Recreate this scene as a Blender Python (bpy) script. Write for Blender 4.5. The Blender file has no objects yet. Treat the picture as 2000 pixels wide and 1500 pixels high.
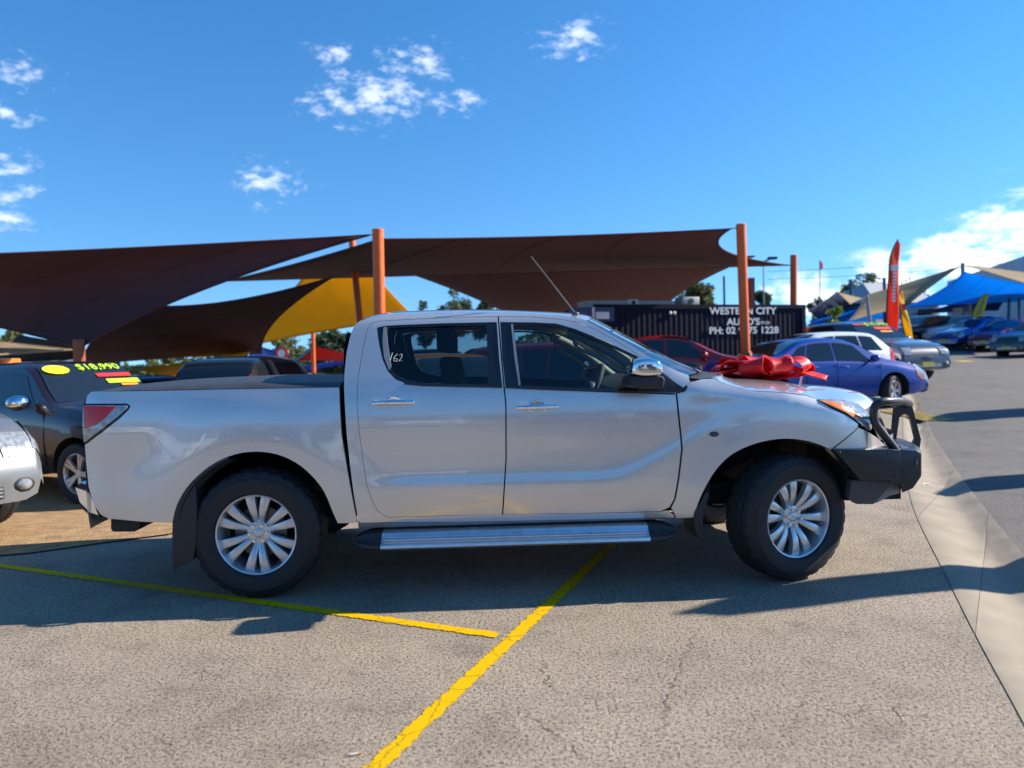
import bpy, bmesh, math, random
from mathutils import Vector, Matrix, noise as mnoise
from mathutils.geometry import delaunay_2d_cdt
R = math.radians
random.seed(7)
SC = bpy.context.scene
COL = SC.collection

# ------------------------------------------------------------------ camera
F = 1455.0                                   # focal length in pixels of the 2000 px wide photograph
CAM = Vector((0, 0, 1.41))
CM = Matrix.Rotation(R(90 - 2.1), 3, 'X') @ Matrix.Rotation(R(-1.3), 3, 'Z')
cd = bpy.data.cameras.new('camera'); cam = bpy.data.objects.new('camera', cd); COL.objects.link(cam)
cd.sensor_width = 36; cd.lens = F / 2000 * 36; cd.clip_start = .05; cd.clip_end = 3000
cd.dof.use_dof = True; cd.dof.focus_distance = 4.6; cd.dof.aperture_fstop = 1.7
M4 = CM.to_4x4(); M4.translation = CAM; cam.matrix_world = M4
SC.camera = cam

# ------------------------------------------------------------------ light
SUN = Vector((1.61, .33, 1.0)).normalized()
sun_el = math.asin(SUN.z); sun_az = math.atan2(SUN.x, SUN.y)
sl = bpy.data.lights.new('sun', 'SUN'); sl.energy = 5.0; sl.angle = R(.5); sl.color = (1, .93, .82)
so = bpy.data.objects.new('sun', sl); COL.objects.link(so)
so.rotation_euler = SUN.to_track_quat('Z', 'Y').to_euler(); so.location = (20, 5, 30)
SC.view_settings.view_transform = 'Standard'; SC.view_settings.look = 'None'
SC.view_settings.exposure = .85; SC.view_settings.gamma = 1

def ray(px, py):
    return (CM @ Vector(((px - 1000) / F, -(py - 750) / F, -1))).normalized()
def at(px, py, Y):                           # the point of a pixel's ray at distance Y in front of the camera
    d = ray(px, py); return CAM + d * (Y / d.y)

W = bpy.data.worlds.new('World'); SC.world = W; W.use_nodes = True
def build_sky():
    nt = W.node_tree; N = nt.nodes; Lk = nt.links; N.clear()
    def nd(t, **k):
        n = N.new(t)
        for a, b in k.items(): setattr(n, a, b)
        return n
    def vm(op, a, b=None):
        n = nd('ShaderNodeVectorMath', operation=op)
        for i, v in enumerate((a, b)):
            if v is None: continue
            if hasattr(v, 'is_output'): Lk.new(v, n.inputs[i])
            else: n.inputs[i].default_value = v
        return n.outputs['Value' if op == 'DOT_PRODUCT' else 'Vector']
    def mm(op, a, b=None, clamp=False):
        n = nd('ShaderNodeMath', operation=op, use_clamp=clamp)
        for i, v in enumerate((a, b)):
            if v is None: continue
            if hasattr(v, 'is_output'): Lk.new(v, n.inputs[i])
            else: n.inputs[i].default_value = v
        return n.outputs[0]
    def mr(v, a, b, c=0., d=1.):
        n = nd('ShaderNodeMapRange', interpolation_type='SMOOTHSTEP')
        Lk.new(v, n.inputs[0])
        for i, q in enumerate((a, b, c, d)): n.inputs[i + 1].default_value = q
        return n.outputs[0]
    sky = nd('ShaderNodeTexSky', sky_type='NISHITA', sun_disc=False)
    sky.sun_elevation = sun_el; sky.sun_rotation = sun_az
    sky.air_density = 1.0; sky.dust_density = .0; sky.ozone_density = 4.0; sky.altitude = 0
    hsv = nd('ShaderNodeHueSaturation'); hsv.inputs['Saturation'].default_value = SKY_SAT
    Lk.new(sky.outputs[0], hsv.inputs['Color'])
    tc = nd('ShaderNodeTexCoord'); D = tc.outputs['Generated']
    sx = nd('ShaderNodeSeparateXYZ'); Lk.new(D, sx.inputs[0]); cx = nd('ShaderNodeCombineXYZ')      # a clear, dry horizon without the yellow band
    Lk.new(sx.outputs[0], cx.inputs[0]); Lk.new(sx.outputs[1], cx.inputs[1])
    Lk.new(mm('ADD', mm('MULTIPLY', mm('MAXIMUM', sx.outputs[2], 0.), .88), .12), cx.inputs[2]); Lk.new(vm('NORMALIZE', cx.outputs[0]), sky.inputs[0])
    noises = {}
    def cnoise(ns):
        if ns not in noises:
            no = nd('ShaderNodeTexNoise'); no.inputs['Scale'].default_value = ns; no.inputs['Detail'].default_value = 8; no.inputs['Roughness'].default_value = .66
            Lk.new(vm('MULTIPLY', D, (1, 1, 2.1)), no.inputs['Vector']); noises[ns] = no.outputs[0]
        return noises[ns]
    # every cloud: a flattened blob round its own direction, broken up by noise
    KZ = 2.0; DS = vm('MULTIPLY', D, (1, 1, KZ))
    def blobs(lst):
        acc = None
        for (px, py, r) in lst:
            c = ray(px, py); n = nd('ShaderNodeVectorMath', operation='DISTANCE'); Lk.new(DS, n.inputs[0]); n.inputs[1].default_value = (c.x, c.y, c.z * KZ)
            q = nd('ShaderNodeMath', operation='MULTIPLY_ADD'); Lk.new(n.outputs['Value'], q.inputs[0]); q.inputs[1].default_value = -F / r; q.inputs[2].default_value = 1.
            acc = q.outputs[0] if acc is None else mm('MAXIMUM', acc, q.outputs[0])
        return mm('MAXIMUM', acc, 0.)
    def shape(body, noi, th, gain, soft, st):
        k = mm('SUBTRACT', noi, mm('SUBTRACT', th, mm('MULTIPLY', body, gain)))
        return mm('MULTIPLY', mm('MULTIPLY', mr(k, 0., soft), mm('MULTIPLY', body, 4.0, True)), st)
    small = blobs([(735, 185, 165), (660, 205, 120), (815, 125, 120), (890, 200, 80), (655, 100, 80), (1122, 80, 110), (525, 355, 125), (30, 135, 90), (10, 222, 75), (15, 335, 95), (20, 380, 90), (10, 425, 70), (2300, 240, 200), (-260, 300, 220), (-600, 150, 260)])
    big = blobs([(2010, 480, 190), (1890, 508, 140), (1740, 560, 150), (1600, 590, 140), (2250, 470, 330), (2600, 430, 330)])
    fac = mm('MAXIMUM', shape(small, cnoise(40), .65, .33, .32, .56), shape(big, cnoise(11), .56, .27, .22, .95))
    mix = nd('ShaderNodeMix', data_type='RGBA'); Lk.new(fac, mix.inputs[0]); Lk.new(hsv.outputs[0], mix.inputs[6]); mix.inputs[7].default_value = (7.2, 7.5, 8.2, 1)
    bg = nd('ShaderNodeBackground'); bg.inputs[1].default_value = SKY_STRENGTH
    Lk.new(mix.outputs[2], bg.inputs[0]); out = nd('ShaderNodeOutputWorld'); Lk.new(bg.outputs[0], out.inputs[0])
SKY_STRENGTH = .12; SKY_SAT = 1.25
build_sky()

# ------------------------------------------------------------------ materials
MATS = {}
def mat(name, col, rough=.5, metal=0., coat=0., spec=.5, var=0., vscale=8., bump=0., bscale=60., emit=None, trans=0.):
    if name in MATS: return MATS[name]
    m = bpy.data.materials.new(name); m.use_nodes = True; nt = m.node_tree; b = nt.nodes['Principled BSDF']
    b.inputs['Base Color'].default_value = (*col, 1); b.inputs['Roughness'].default_value = rough; b.inputs['Metallic'].default_value = metal
    b.inputs['Coat Weight'].default_value = coat; b.inputs['Coat Roughness'].default_value = .03; b.inputs['Specular IOR Level'].default_value = spec
    b.inputs['Transmission Weight'].default_value = trans
    tc = nt.nodes.new('ShaderNodeTexCoord')
    if var:
        n = nt.nodes.new('ShaderNodeTexNoise'); n.inputs['Scale'].default_value = vscale; n.inputs['Detail'].default_value = 6
        nt.links.new(tc.outputs['Object'], n.inputs['Vector'])
        r = nt.nodes.new('ShaderNodeMapRange'); r.inputs[1].default_value = .3; r.inputs[2].default_value = .7
        r.inputs[3].default_value = 1 - var; r.inputs[4].default_value = 1 + var; nt.links.new(n.outputs[0], r.inputs[0])
        x = nt.nodes.new('ShaderNodeMix'); x.data_type = 'RGBA'; x.blend_type = 'MULTIPLY'; x.inputs[0].default_value = 1
        x.inputs[6].default_value = (*col, 1); nt.links.new(r.outputs[0], x.inputs[7]); nt.links.new(x.outputs[2], b.inputs['Base Color'])
        r2 = nt.nodes.new('ShaderNodeMapRange'); r2.inputs[1].default_value = .3; r2.inputs[2].default_value = .7
        r2.inputs[3].default_value = max(0, rough - .25 * var); r2.inputs[4].default_value = min(1, rough + .35 * var)
        nt.links.new(n.outputs[0], r2.inputs[0]); nt.links.new(r2.outputs[0], b.inputs['Roughness'])
    if bump:
        n = nt.nodes.new('ShaderNodeTexNoise'); n.inputs['Scale'].default_value = bscale; n.inputs['Detail'].default_value = 4
        nt.links.new(tc.outputs['Object'], n.inputs['Vector'])
        bp = nt.nodes.new('ShaderNodeBump'); bp.inputs['Strength'].default_value = bump; bp.inputs['Distance'].default_value = .01
        nt.links.new(n.outputs[0], bp.inputs['Height']); nt.links.new(bp.outputs[0], b.inputs['Normal'])
    if emit: b.inputs['Emission Color'].default_value = (*emit[:3], 1); b.inputs['Emission Strength'].default_value = emit[3]
    MATS[name] = m; return m
def glass(name, tint, refl=1.0):
    if name in MATS: return MATS[name]
    m = bpy.data.materials.new(name); m.use_nodes = True; nt = m.node_tree; N = nt.nodes; N.clear()
    t = N.new('ShaderNodeBsdfTransparent'); t.inputs[0].default_value = (*tint, 1)
    g = N.new('ShaderNodeBsdfGlossy'); g.inputs['Roughness'].default_value = .01; g.inputs[0].default_value = (refl, refl, refl, 1)
    fr = N.new('ShaderNodeFresnel'); fr.inputs[0].default_value = 1.5
    x = N.new('ShaderNodeMixShader'); o = N.new('ShaderNodeOutputMaterial')
    nt.links.new(fr.outputs[0], x.inputs[0]); nt.links.new(t.outputs[0], x.inputs[1]); nt.links.new(g.outputs[0], x.inputs[2]); nt.links.new(x.outputs[0], o.inputs[0])
    MATS[name] = m; return m
def paint(name, col, metal=.0):
    return mat(name, col, .32 if metal else .4, metal, 1.0, var=.05, vscale=3)
silver = mat('silver_paint', (.635, .625, .61), .28, .54, 1.0, var=.03, vscale=2.5); silver.node_tree.nodes['Principled BSDF'].inputs['Coat IOR'].default_value = 1.75
black_pl = mat('black_plastic', (.018, .018, .02), .55, var=.25, vscale=14, bump=.08, bscale=180)
rubber = mat('tyre_rubber', (.012, .012, .013), .66, var=.3, vscale=20, bump=.15, bscale=120)
dark = mat('dark_underbody', (.008, .008, .009), .8, var=.3)
chrome = mat('chrome', (.86, .87, .88), .06, 1.0, var=.03)
alloy = mat('alloy_rim', (.60, .61, .62), .28, .6, .5, var=.05, vscale=10)
alu = mat('aluminium', (.66, .67, .69), .34, .9, var=.08, vscale=20)
blkgloss = mat('gloss_black', (.012, .012, .014), .12, 0, .6, var=.1)
bar_black = mat('powder_coat_black', (.014, .015, .018), .42, 0, .25, var=.2, vscale=9, bump=.05, bscale=200)
win = glass('tinted_glass', (.50, .60, .61)); win_dark = glass('rear_tinted_glass', (.44, .52, .54)); clear = glass('clear_glass', (.82, .88, .88))
carglass = mat('dark_car_glass', (.012, .016, .02), .03, 0, .3, spec=.7, var=.1)
cream = mat('cream_trim', (.42, .42, .36), .7, var=.08); seatm = mat('seat_cloth', (.035, .036, .04), .9, var=.2, vscale=30, bump=.2)
red_lens = mat('red_lens', (.60, .006, .006), .12, 0, .25, var=.15, vscale=30); clear_lens = mat('clear_lens', (.34, .35, .35), .10, .35, 1, var=.3, vscale=30)
amber_lens = mat('amber_lens', (.85, .22, .02), .1, 0, 1, var=.12, vscale=30)
white_pt = mat('white_print', (.78, .78, .76), .6, var=.06)

# ------------------------------------------------------------------ mesh helpers
class MB:
    def __init__(s): s.v = []; s.f = []
    def add(s, vs, fs):
        o = len(s.v); s.v += [tuple(p) for p in vs]; s.f += [[i + o for i in q] for q in fs]; return s
    def box(s, x0, x1, y0, y1, z0, z1):
        return s.add([(x, y, z) for x in (x0, x1) for y in (y0, y1) for z in (z0, z1)],
                     [(0, 1, 3, 2), (4, 6, 7, 5), (0, 4, 5, 1), (2, 3, 7, 6), (0, 2, 6, 4), (1, 5, 7, 3)])
    def tube(s, pts, r, n=10, closed=False):
        pts = [Vector(p) for p in pts]; rs = r if isinstance(r, (list, tuple)) else [r] * len(pts)
        m = len(pts); prev = None; rings = []
        for i, p in enumerate(pts):
            t = (pts[(i + 1) % m] - pts[i - 1]) if closed else (pts[min(i + 1, m - 1)] - pts[max(i - 1, 0)])
            t.normalize()
            if prev is None: u = t.orthogonal().normalized()
            else: u = (prev - t * prev.dot(t)); u = u.normalized() if u.length > 1e-6 else t.orthogonal().normalized()
            prev = u; w = t.cross(u)
            rings.append([p + (u * math.cos(a) + w * math.sin(a)) * rs[i] for a in [2 * math.pi * k / n for k in range(n)]])
        vs = [q for rg in rings for q in rg]; fs = []
        for i in range(m if closed else m - 1):
            j = (i + 1) % m
            for k in range(n): fs.append((i * n + k, i * n + (k + 1) % n, j * n + (k + 1) % n, j * n + k))
        if not closed: fs += [tuple(range(n))[::-1], tuple((m - 1) * n + k for k in range(n))]
        return s.add(vs, fs)
    def lathe(s, prof, n=32, c=(0, 0, 0), axis='y', closed=False):
        vs = []; fs = []; m = len(prof)
        for k in range(n):
            a = 2 * math.pi * k / n; ca, sa = math.cos(a), math.sin(a)
            for (r, h) in prof:
                vs.append((c[0] + r * ca, c[1] + h, c[2] + r * sa) if axis == 'y' else (c[0] + r * ca, c[1] + r * sa, c[2] + h) if axis == 'z' else (c[0] + h, c[1] + r * ca, c[2] + r * sa))
        for k in range(n):
            j = (k + 1) % n
            for i in range(m if closed else m - 1):
                i2 = (i + 1) % m
                fs.append((k * m + i, j * m + i, j * m + i2, k * m + i2))
        return s.add(vs, fs)
    def prism(s, poly, a0, a1, axis='y'):
        n = len(poly)
        def P(p, h): return (p[0], h, p[1]) if axis == 'y' else (p[0], p[1], h) if axis == 'z' else (h, p[0], p[1])
        return s.add([P(p, a0) for p in poly] + [P(p, a1) for p in poly],
                     [tuple(range(n)), tuple(range(2 * n - 1, n - 1, -1))] + [(i, i + n, (i + 1) % n + n, (i + 1) % n) for i in range(n)])
    def grid(s, rows, closeu=False):
        n = len(rows[0]); o = [p for r in rows for p in r]; fs = []
        for i in range(len(rows) - 1):
            for k in range(n if closeu else n - 1): fs.append((i * n + k, i * n + (k + 1) % n, (i + 1) * n + (k + 1) % n, (i + 1) * n + k))
        return s.add(o, fs)
    def ball(s, c, rx, ry, rz, n=12, m=8):
        rows = [[(c[0] + rx * math.sin(math.pi * j / m) * math.cos(2 * math.pi * i / n), c[1] + ry * math.sin(math.pi * j / m) * math.sin(2 * math.pi * i / n), c[2] + rz * math.cos(math.pi * j / m)) for i in range(n)] for j in range(m + 1)]
        return s.grid(rows, True)
    def mesh(s, name, bevel=0, angle=40, recalc=True, segs=2):
        me = bpy.data.meshes.new(name); bm = bmesh.new()
        vs = [bm.verts.new(p) for p in s.v]
        for q in s.f:
            try: bm.faces.new([vs[i] for i in q])
            except ValueError: pass
        bmesh.ops.remove_doubles(bm, verts=bm.verts, dist=1e-5)
        if recalc: bmesh.ops.recalc_face_normals(bm, faces=bm.faces)
        if bevel:
            ed = [e for e in bm.edges if len(e.link_faces) == 2 and e.calc_face_angle(0) > R(28)]
            bmesh.ops.bevel(bm, geom=ed, offset=bevel, segments=segs, affect='EDGES', profile=.6, clamp_overlap=True)
        bm.to_mesh(me); bm.free()
        for p in me.polygons: p.use_smooth = True
        me.set_sharp_from_angle(angle=R(angle)); return me
    def build(s, name, m, parent=None, **k):
        return link(name, s.mesh(name, **k), m, parent)
def link(name, me, m=None, parent=None):
    if m is not None: me.materials.clear(); me.materials.append(m)
    o = bpy.data.objects.new(name, me); COL.objects.link(o); o.parent = parent; return o
def thing(name, label, cat, loc=(0, 0, 0), rz=0, group=None):
    o = bpy.data.objects.new(name, None); COL.objects.link(o); o.location = loc; o.rotation_euler = (0, 0, rz); o.empty_display_size = .2
    return tag(o, label, cat, group)
def tag(o, label, cat, group=None):
    o['label'] = label; o['category'] = cat
    if group: o['group'] = group
    return o
def struct(o, kind='structure'): o['kind'] = kind; return o
def lerp(a, b, t): return a + (b - a) * t
def sst(a, b, x):
    t = max(0., min(1., (x - a) / (b - a))); return t * t * (3 - 2 * t)
def interp(tab, x):
    if x <= tab[0][0]: return tab[0][1]
    for (a, fa), (b, fb) in zip(tab, tab[1:]):
        if x <= b: return lerp(fa, fb, (x - a) / (b - a))
    return tab[-1][1]
def hermite(tab, x):                          # smooth curve through a table
    n = len(tab)
    if x <= tab[0][0]: return tab[0][1]
    if x >= tab[-1][0]: return tab[-1][1]
    for i in range(n - 1):
        if x <= tab[i + 1][0]: break
    x0, y0 = tab[i]; x1, y1 = tab[i + 1]; h = x1 - x0
    def sl(j):
        if j == 0: return (tab[1][1] - tab[0][1]) / (tab[1][0] - tab[0][0])
        if j == n - 1: return (tab[-1][1] - tab[-2][1]) / (tab[-1][0] - tab[-2][0])
        return (tab[j + 1][1] - tab[j - 1][1]) / (tab[j + 1][0] - tab[j - 1][0])
    t = (x - x0) / h; a, b = sl(i) * h, sl(i + 1) * h
    return (2*t**3 - 3*t*t + 1) * y0 + (t**3 - 2*t*t + t) * a + (3*t*t - 2*t**3) * y1 + (t**3 - t*t) * b
def spl(pts, k=4):                            # Catmull-Rom through points, ends kept
    pts = [Vector(p) for p in pts]; out = []
    for i in range(len(pts) - 1):
        p0 = pts[max(i - 1, 0)]; p1 = pts[i]; p2 = pts[i + 1]; p3 = pts[min(i + 2, len(pts) - 1)]
        for j in range(k):
            t = j / k
            out.append(.5 * ((2 * p1) + (p2 - p0) * t + (2 * p0 - 5 * p1 + 4 * p2 - p3) * t * t + (3 * p1 - p0 - 3 * p2 + p3) * t ** 3))
    return out + [pts[-1]]
def inset(poly, d):                           # shrink a polygon (positive d) by moving each side inwards
    n = len(poly); A = sum(poly[i][0] * poly[(i + 1) % n][1] - poly[(i + 1) % n][0] * poly[i][1] for i in range(n)); sg = 1 if A > 0 else -1
    out = []
    for i in range(n):
        p = Vector(poly[i]); a = (p - Vector(poly[i - 1])); b = (Vector(poly[(i + 1) % n]) - p)
        if a.length < 1e-9 or b.length < 1e-9: out.append(tuple(p)); continue
        na = Vector((-a.y, a.x)).normalized() * sg; nb = Vector((-b.y, b.x)).normalized() * sg; m = na + nb
        if m.length < .2: m = na
        else: m = m / max(m.dot(na), .35)
        out.append(tuple(p + m * d))
    return out
def pip(p, poly):
    x, y = p; c = False; n = len(poly); j = n - 1
    for i in range(n):
        xi, yi = poly[i]; xj, yj = poly[j]
        if (yi > y) != (yj > y) and x < (xj - xi) * (y - yi) / (yj - yi) + xi: c = not c
        j = i
    return c
def cdt(outline, holes, step, jitter=False):
    """triangulate a polygon with holes on a fine grid: verts2d, tris, boundary loops"""
    pts = []; edges = []; loops = []
    for lp in [outline] + holes:
        lp = [Vector(q[:2]) for q in lp]; fin = []
        for i in range(len(lp)):
            a = lp[i]; b = lp[(i + 1) % len(lp)]; d = (b - a).length
            if d < 1e-5: continue
            m = max(1, int(d / step))
            fin += [a.lerp(b, k / m) for k in range(m)]
        o = len(pts); pts += fin; n = len(fin); edges += [(o + i, o + (i + 1) % n) for i in range(n)]; loops.append([tuple(q) for q in fin])
    xs = [p.x for p in pts]; ys = [p.y for p in pts]; nb = len(pts); x = min(xs) + step * .5
    cell = {}
    for p in pts: cell.setdefault((int(p.x // step), int(p.y // step)), []).append(p)
    row = 0
    while x < max(xs):
        y = min(ys) + step * (.5 if row % 2 else 0.)
        while y < max(ys):
            q = Vector((x, y)); ci, cj = int(x // step), int(y // step)
            if not any((q - b).length < step * .55 for di in (-1, 0, 1) for dj in (-1, 0, 1) for b in cell.get((ci + di, cj + dj), ())):
                if pip(q, loops[0]) and not any(pip(q, h) for h in loops[1:]): pts.append(q)
            y += step
        x += step; row += 1
    v, e, f, *_ = delaunay_2d_cdt(pts, edges, [], 0, 1e-6)
    fs = []
    for t in f:
        c = (v[t[0]] + v[t[1]] + v[t[2]]) / 3
        if pip(c, loops[0]) and not any(pip(c, h) for h in loops[1:]): fs.append(t)
    return v, fs, loops
# ------------------------------------------------------------------ the ground
def g(x, y):
    z = .0495 * max(0, min(y, 62) - 11.5) * sst(-3., 4.5, x)
    z -= .30 * sst(6.1, 9.0, y) * sst(-1.6, -3.6, x)
    return z
def gp(px, py):                               # where a pixel's ray meets the ground
    d = ray(px, py); t = 3.0
    for _ in range(60):
        p = CAM + d * t; h = p.z - g(p.x, p.y)
        if abs(h) < 1e-4 or t > 150: break
        t += max(-1., min(6., h / max(.03, -d.z + .0495) * .8))
    return CAM + d * t
def asphalt(name, base, dark_c, cracks=1., patch=.3):
    m = bpy.data.materials.new(name); m.use_nodes = True; nt = m.node_tree; N = nt.nodes; L = nt.links; b = N['Principled BSDF']
    tc = N.new('ShaderNodeTexCoord'); P = tc.outputs['Object']
    def noise(s, d=4, r=.55, vec=P):
        n = N.new('ShaderNodeTexNoise'); n.inputs['Scale'].default_value = s; n.inputs['Detail'].default_value = d; n.inputs['Roughness'].default_value = r; L.new(vec, n.inputs['Vector']); return n
    def rng(v, a, c, lo, hi):
        n = N.new('ShaderNodeMapRange'); L.new(v, n.inputs[0])
        for i, q in enumerate((a, c, lo, hi)): n.inputs[i + 1].default_value = q
        return n.outputs[0]
    def mul(a, v):
        n = N.new('ShaderNodeMath'); n.operation = 'MULTIPLY'; L.new(a, n.inputs[0])
        if hasattr(v, 'is_output'): L.new(v, n.inputs[1])
        else: n.inputs[1].default_value = v
        return n.outputs[0]
    vo = N.new('ShaderNodeTexVoronoi'); vo.inputs['Scale'].default_value = 165; L.new(P, vo.inputs['Vector'])      # stones of the chip seal
    vo2 = N.new('ShaderNodeTexVoronoi'); vo2.inputs['Scale'].default_value = 95; vo2.feature = 'DISTANCE_TO_EDGE'; L.new(P, vo2.inputs['Vector'])
    st = N.new('ShaderNodeSeparateColor'); L.new(vo.outputs['Color'], st.inputs[0])
    stone = rng(st.outputs[0], 0, 1, .74, 1.26)
    pits = rng(noise(66, 4, .65).outputs[0], .37, .49, .34, 1.08)
    blot = rng(noise(.55, 6, .6).outputs[0], .3, .7, 1 - patch, 1 + patch * .7)
    blot2 = rng(noise(3.1, 5, .65).outputs[0], .28, .5, .72, 1.)
    # cracks: edges of large warped cells, only in some places
    w = noise(2.3, 3); ad = N.new('ShaderNodeMix'); ad.data_type = 'VECTOR'; ad.inputs[0].default_value = .28; L.new(P, ad.inputs[4]); L.new(w.outputs[1], ad.inputs[5])
    cr = N.new('ShaderNodeTexVoronoi'); cr.feature = 'DISTANCE_TO_EDGE'; cr.inputs['Scale'].default_value = 5.5; L.new(ad.outputs[1], cr.inputs['Vector'])
    line = rng(cr.outputs[0], .003, .012, 0., 1.)
    where = rng(noise(1.1, 4).outputs[0], .60, .68, 1., 1. - cracks)
    mx = N.new('ShaderNodeMath'); mx.operation = 'MAXIMUM'; L.new(line, mx.inputs[0]); L.new(where, mx.inputs[1])
    crack = rng(mx.outputs[0], 0, 1, .35, 1.)
    stain = rng(noise(1.9, 5, .6).outputs[0], .60, .72, 1., .66)
    f = mul(mul(mul(mul(mul(stone, pits), blot), blot2), crack), stain)
    mixc = N.new('ShaderNodeMix'); mixc.data_type = 'RGBA'; L.new(rng(noise(1.3, 5).outputs[0], .35, .68, 0, 1), mixc.inputs[0])
    mixc.inputs[6].default_value = (*base, 1); mixc.inputs[7].default_value = (*dark_c, 1)
    fin = N.new('ShaderNodeMix'); fin.data_type = 'RGBA'; fin.blend_type = 'MULTIPLY'; fin.inputs[0].default_value = 1
    L.new(mixc.outputs[2], fin.inputs[6]); L.new(f, fin.inputs[7]); L.new(fin.outputs[2], b.inputs['Base Color'])
    b.inputs['Roughness'].default_value = .82
    hsum = N.new('ShaderNodeMath'); hsum.operation = 'ADD'; L.new(mul(pits, .6), hsum.inputs[0]); L.new(mul(rng(vo2.outputs[0], 0, .35, 0, 1), .35), hsum.inputs[1])
    h2 = N.new('ShaderNodeMath'); h2.operation = 'ADD'; L.new(hsum.outputs[0], h2.inputs[0]); L.new(mul(crack, 2.0), h2.inputs[1])
    bp = N.new('ShaderNodeBump'); bp.inputs['Strength'].default_value = .8; bp.inputs['Distance'].default_value = .006
    L.new(h2.outputs[0], bp.inputs['Height']); L.new(bp.outputs[0], b.inputs['Normal']); return m
m_lot = asphalt('worn_asphalt', (.35, .278, .202), (.295, .236, .173), 1., .16)
m_road = asphalt('road_asphalt', (.15, .134, .115), (.125, .114, .10), .6, .14)
m_conc = mat('gutter_concrete', (.31, .255, .185), .85, var=.16, vscale=3.5, bump=.25, bscale=140)
m_dirt = mat('sandy_dirt', (.34, .205, .092), .95, var=.30, vscale=7, bump=1., bscale=45)
m_base = mat('dry_earth', (.20, .17, .12), .95, var=.3, vscale=.4)

gl_px = [(1744, 704), (1752, 722), (1760, 750), (1762, 790), (1764, 850), (1771, 930), (1786, 998), (1845, 1120), (1905, 1240), (2000, 1415)]
gr_px = [(1753, 704), (1764, 720), (1778, 737), (1791, 762), (1809, 816), (1822, 848), (1859, 905), (1893, 952), (1930, 1000), (2000, 1085)]
GL = [gp(*p).to_2d() for p in gl_px]; GR = [gp(*p).to_2d() for p in gr_px]
GL = [Vector((GL[0].x - 3.5, GL[0].y + 11)), Vector((GL[0].x - .6, GL[0].y + 4))] + GL
GR = [Vector((GR[0].x - 3.5, GR[0].y + 11.6)), Vector((GR[0].x - .5, GR[0].y + 4.2))] + GR
dl = (GL[-1] - GL[-3]).normalized()
GL += [GL[-1] + dl * 1.0, GL[-1] + dl * 4, GL[-1] + dl * 14]; GR += [GR[-1] + dl * 1.2, GR[-1] + dl * 4.2, GR[-1] + dl * 14.2]
GLs = [Vector((p.x, p.y)) for p in spl([p.to_3d() for p in GL], 6)]; GRs = [Vector((p.x, p.y)) for p in spl([p.to_3d() for p in GR], 6)]

def sheet(name, poly, dz, m, step, kind='structure', parent=None):
    v, fs, _ = cdt([tuple(p) for p in poly], [], step)
    mb = MB(); mb.add([(p.x, p.y, g(p.x, p.y) + dz) for p in v], fs)
    me = mb.mesh(name, recalc=False)
    if len(me.polygons) and sum(p.normal.z for p in me.polygons) < 0: me.flip_normals()
    o = link(name, me, m, parent)
    if kind: struct(o, kind)
    return o
bx = MB(); S = [-900, -300, -120, -60, -40, -30, -20, -14, -10, -6, -3, 0, 3, 6, 10, 14, 20, 30, 40, 60, 120, 300, 900]
bx.grid([[(x, y, g(x, y) - .22) for x in S] for y in S]); struct(bx.build('ground', m_base, recalc=False))
lot = [tuple(p) for p in GLs] + [(-14, GLs[-1].y), (-40, -12), (-40, 60), (GLs[0].x - 8, 60)]
sheet('asphalt_lot', lot, 0., m_lot, .9)
road = [tuple(p) for p in GRs] + [(60, GRs[-1].y), (60, 75), (GLs[0].x - 7.9, 75), (GLs[0].x - 7.9, 60.1), (GLs[0].x, GLs[0].y + .1)]
sheet('road', road, .0, m_road, 1.1)
dirt_px = [(-60, 1092), (60, 1082), (200, 1062), (330, 1045), (420, 1022), (520, 985)]
dirt = [gp(*p).to_2d() for p in dirt_px]; dirt = [(-14, dirt[0].y)] + [tuple(p) for p in dirt] + [(-1.4, 9.5), (-3, 13), (-14, 13)]
sheet('dirt_ground', dirt, .012, m_dirt, .35)
# dished concrete gutter, cast in slabs
gut = struct(bpy.data.objects.new('gutter', None)); COL.objects.link(gut); gut['kind'] = 'structure'
prof = [(0, .004), (.06, .006), (.2, -.006), (.42, -.034), (.58, -.05), (.72, -.044), (.88, -.012), (1, .004)]
acc = 0.; cut = [0]
for i in range(1, len(GLs)):
    acc += (GLs[i] - GLs[i - 1]).length
    if acc > 2.6: cut.append(i); acc = 0
k0 = min(range(len(GLs)), key=lambda i: (GLs[i] - gp(1905, 1240).to_2d()).length)
cut = sorted({c for c in cut if abs(c - k0) > 3} | {k0, len(GLs) - 1, 0})
for a, b in zip(cut, cut[1:]):
    rows = []
    for i in range(a, b + 1):
        A, B = GLs[i], GRs[i]; d = (GLs[min(i + 1, len(GLs) - 1)] - GLs[max(i - 1, 0)]).normalized() * (.006 if i == a else -.006 if i == b else 0)
        rows.append([(lerp(A.x, B.x, t) + d.x, lerp(A.y, B.y, t) + d.y, g(lerp(A.x, B.x, t), lerp(A.y, B.y, t)) + h) for t, h in prof])
    mb = MB().grid(rows); mb.grid([[(p[0], p[1], p[2] - .1) for p in r] for r in rows]); mb.build('gutter_slab', m_conc, gut, recalc=False, angle=60)

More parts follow.
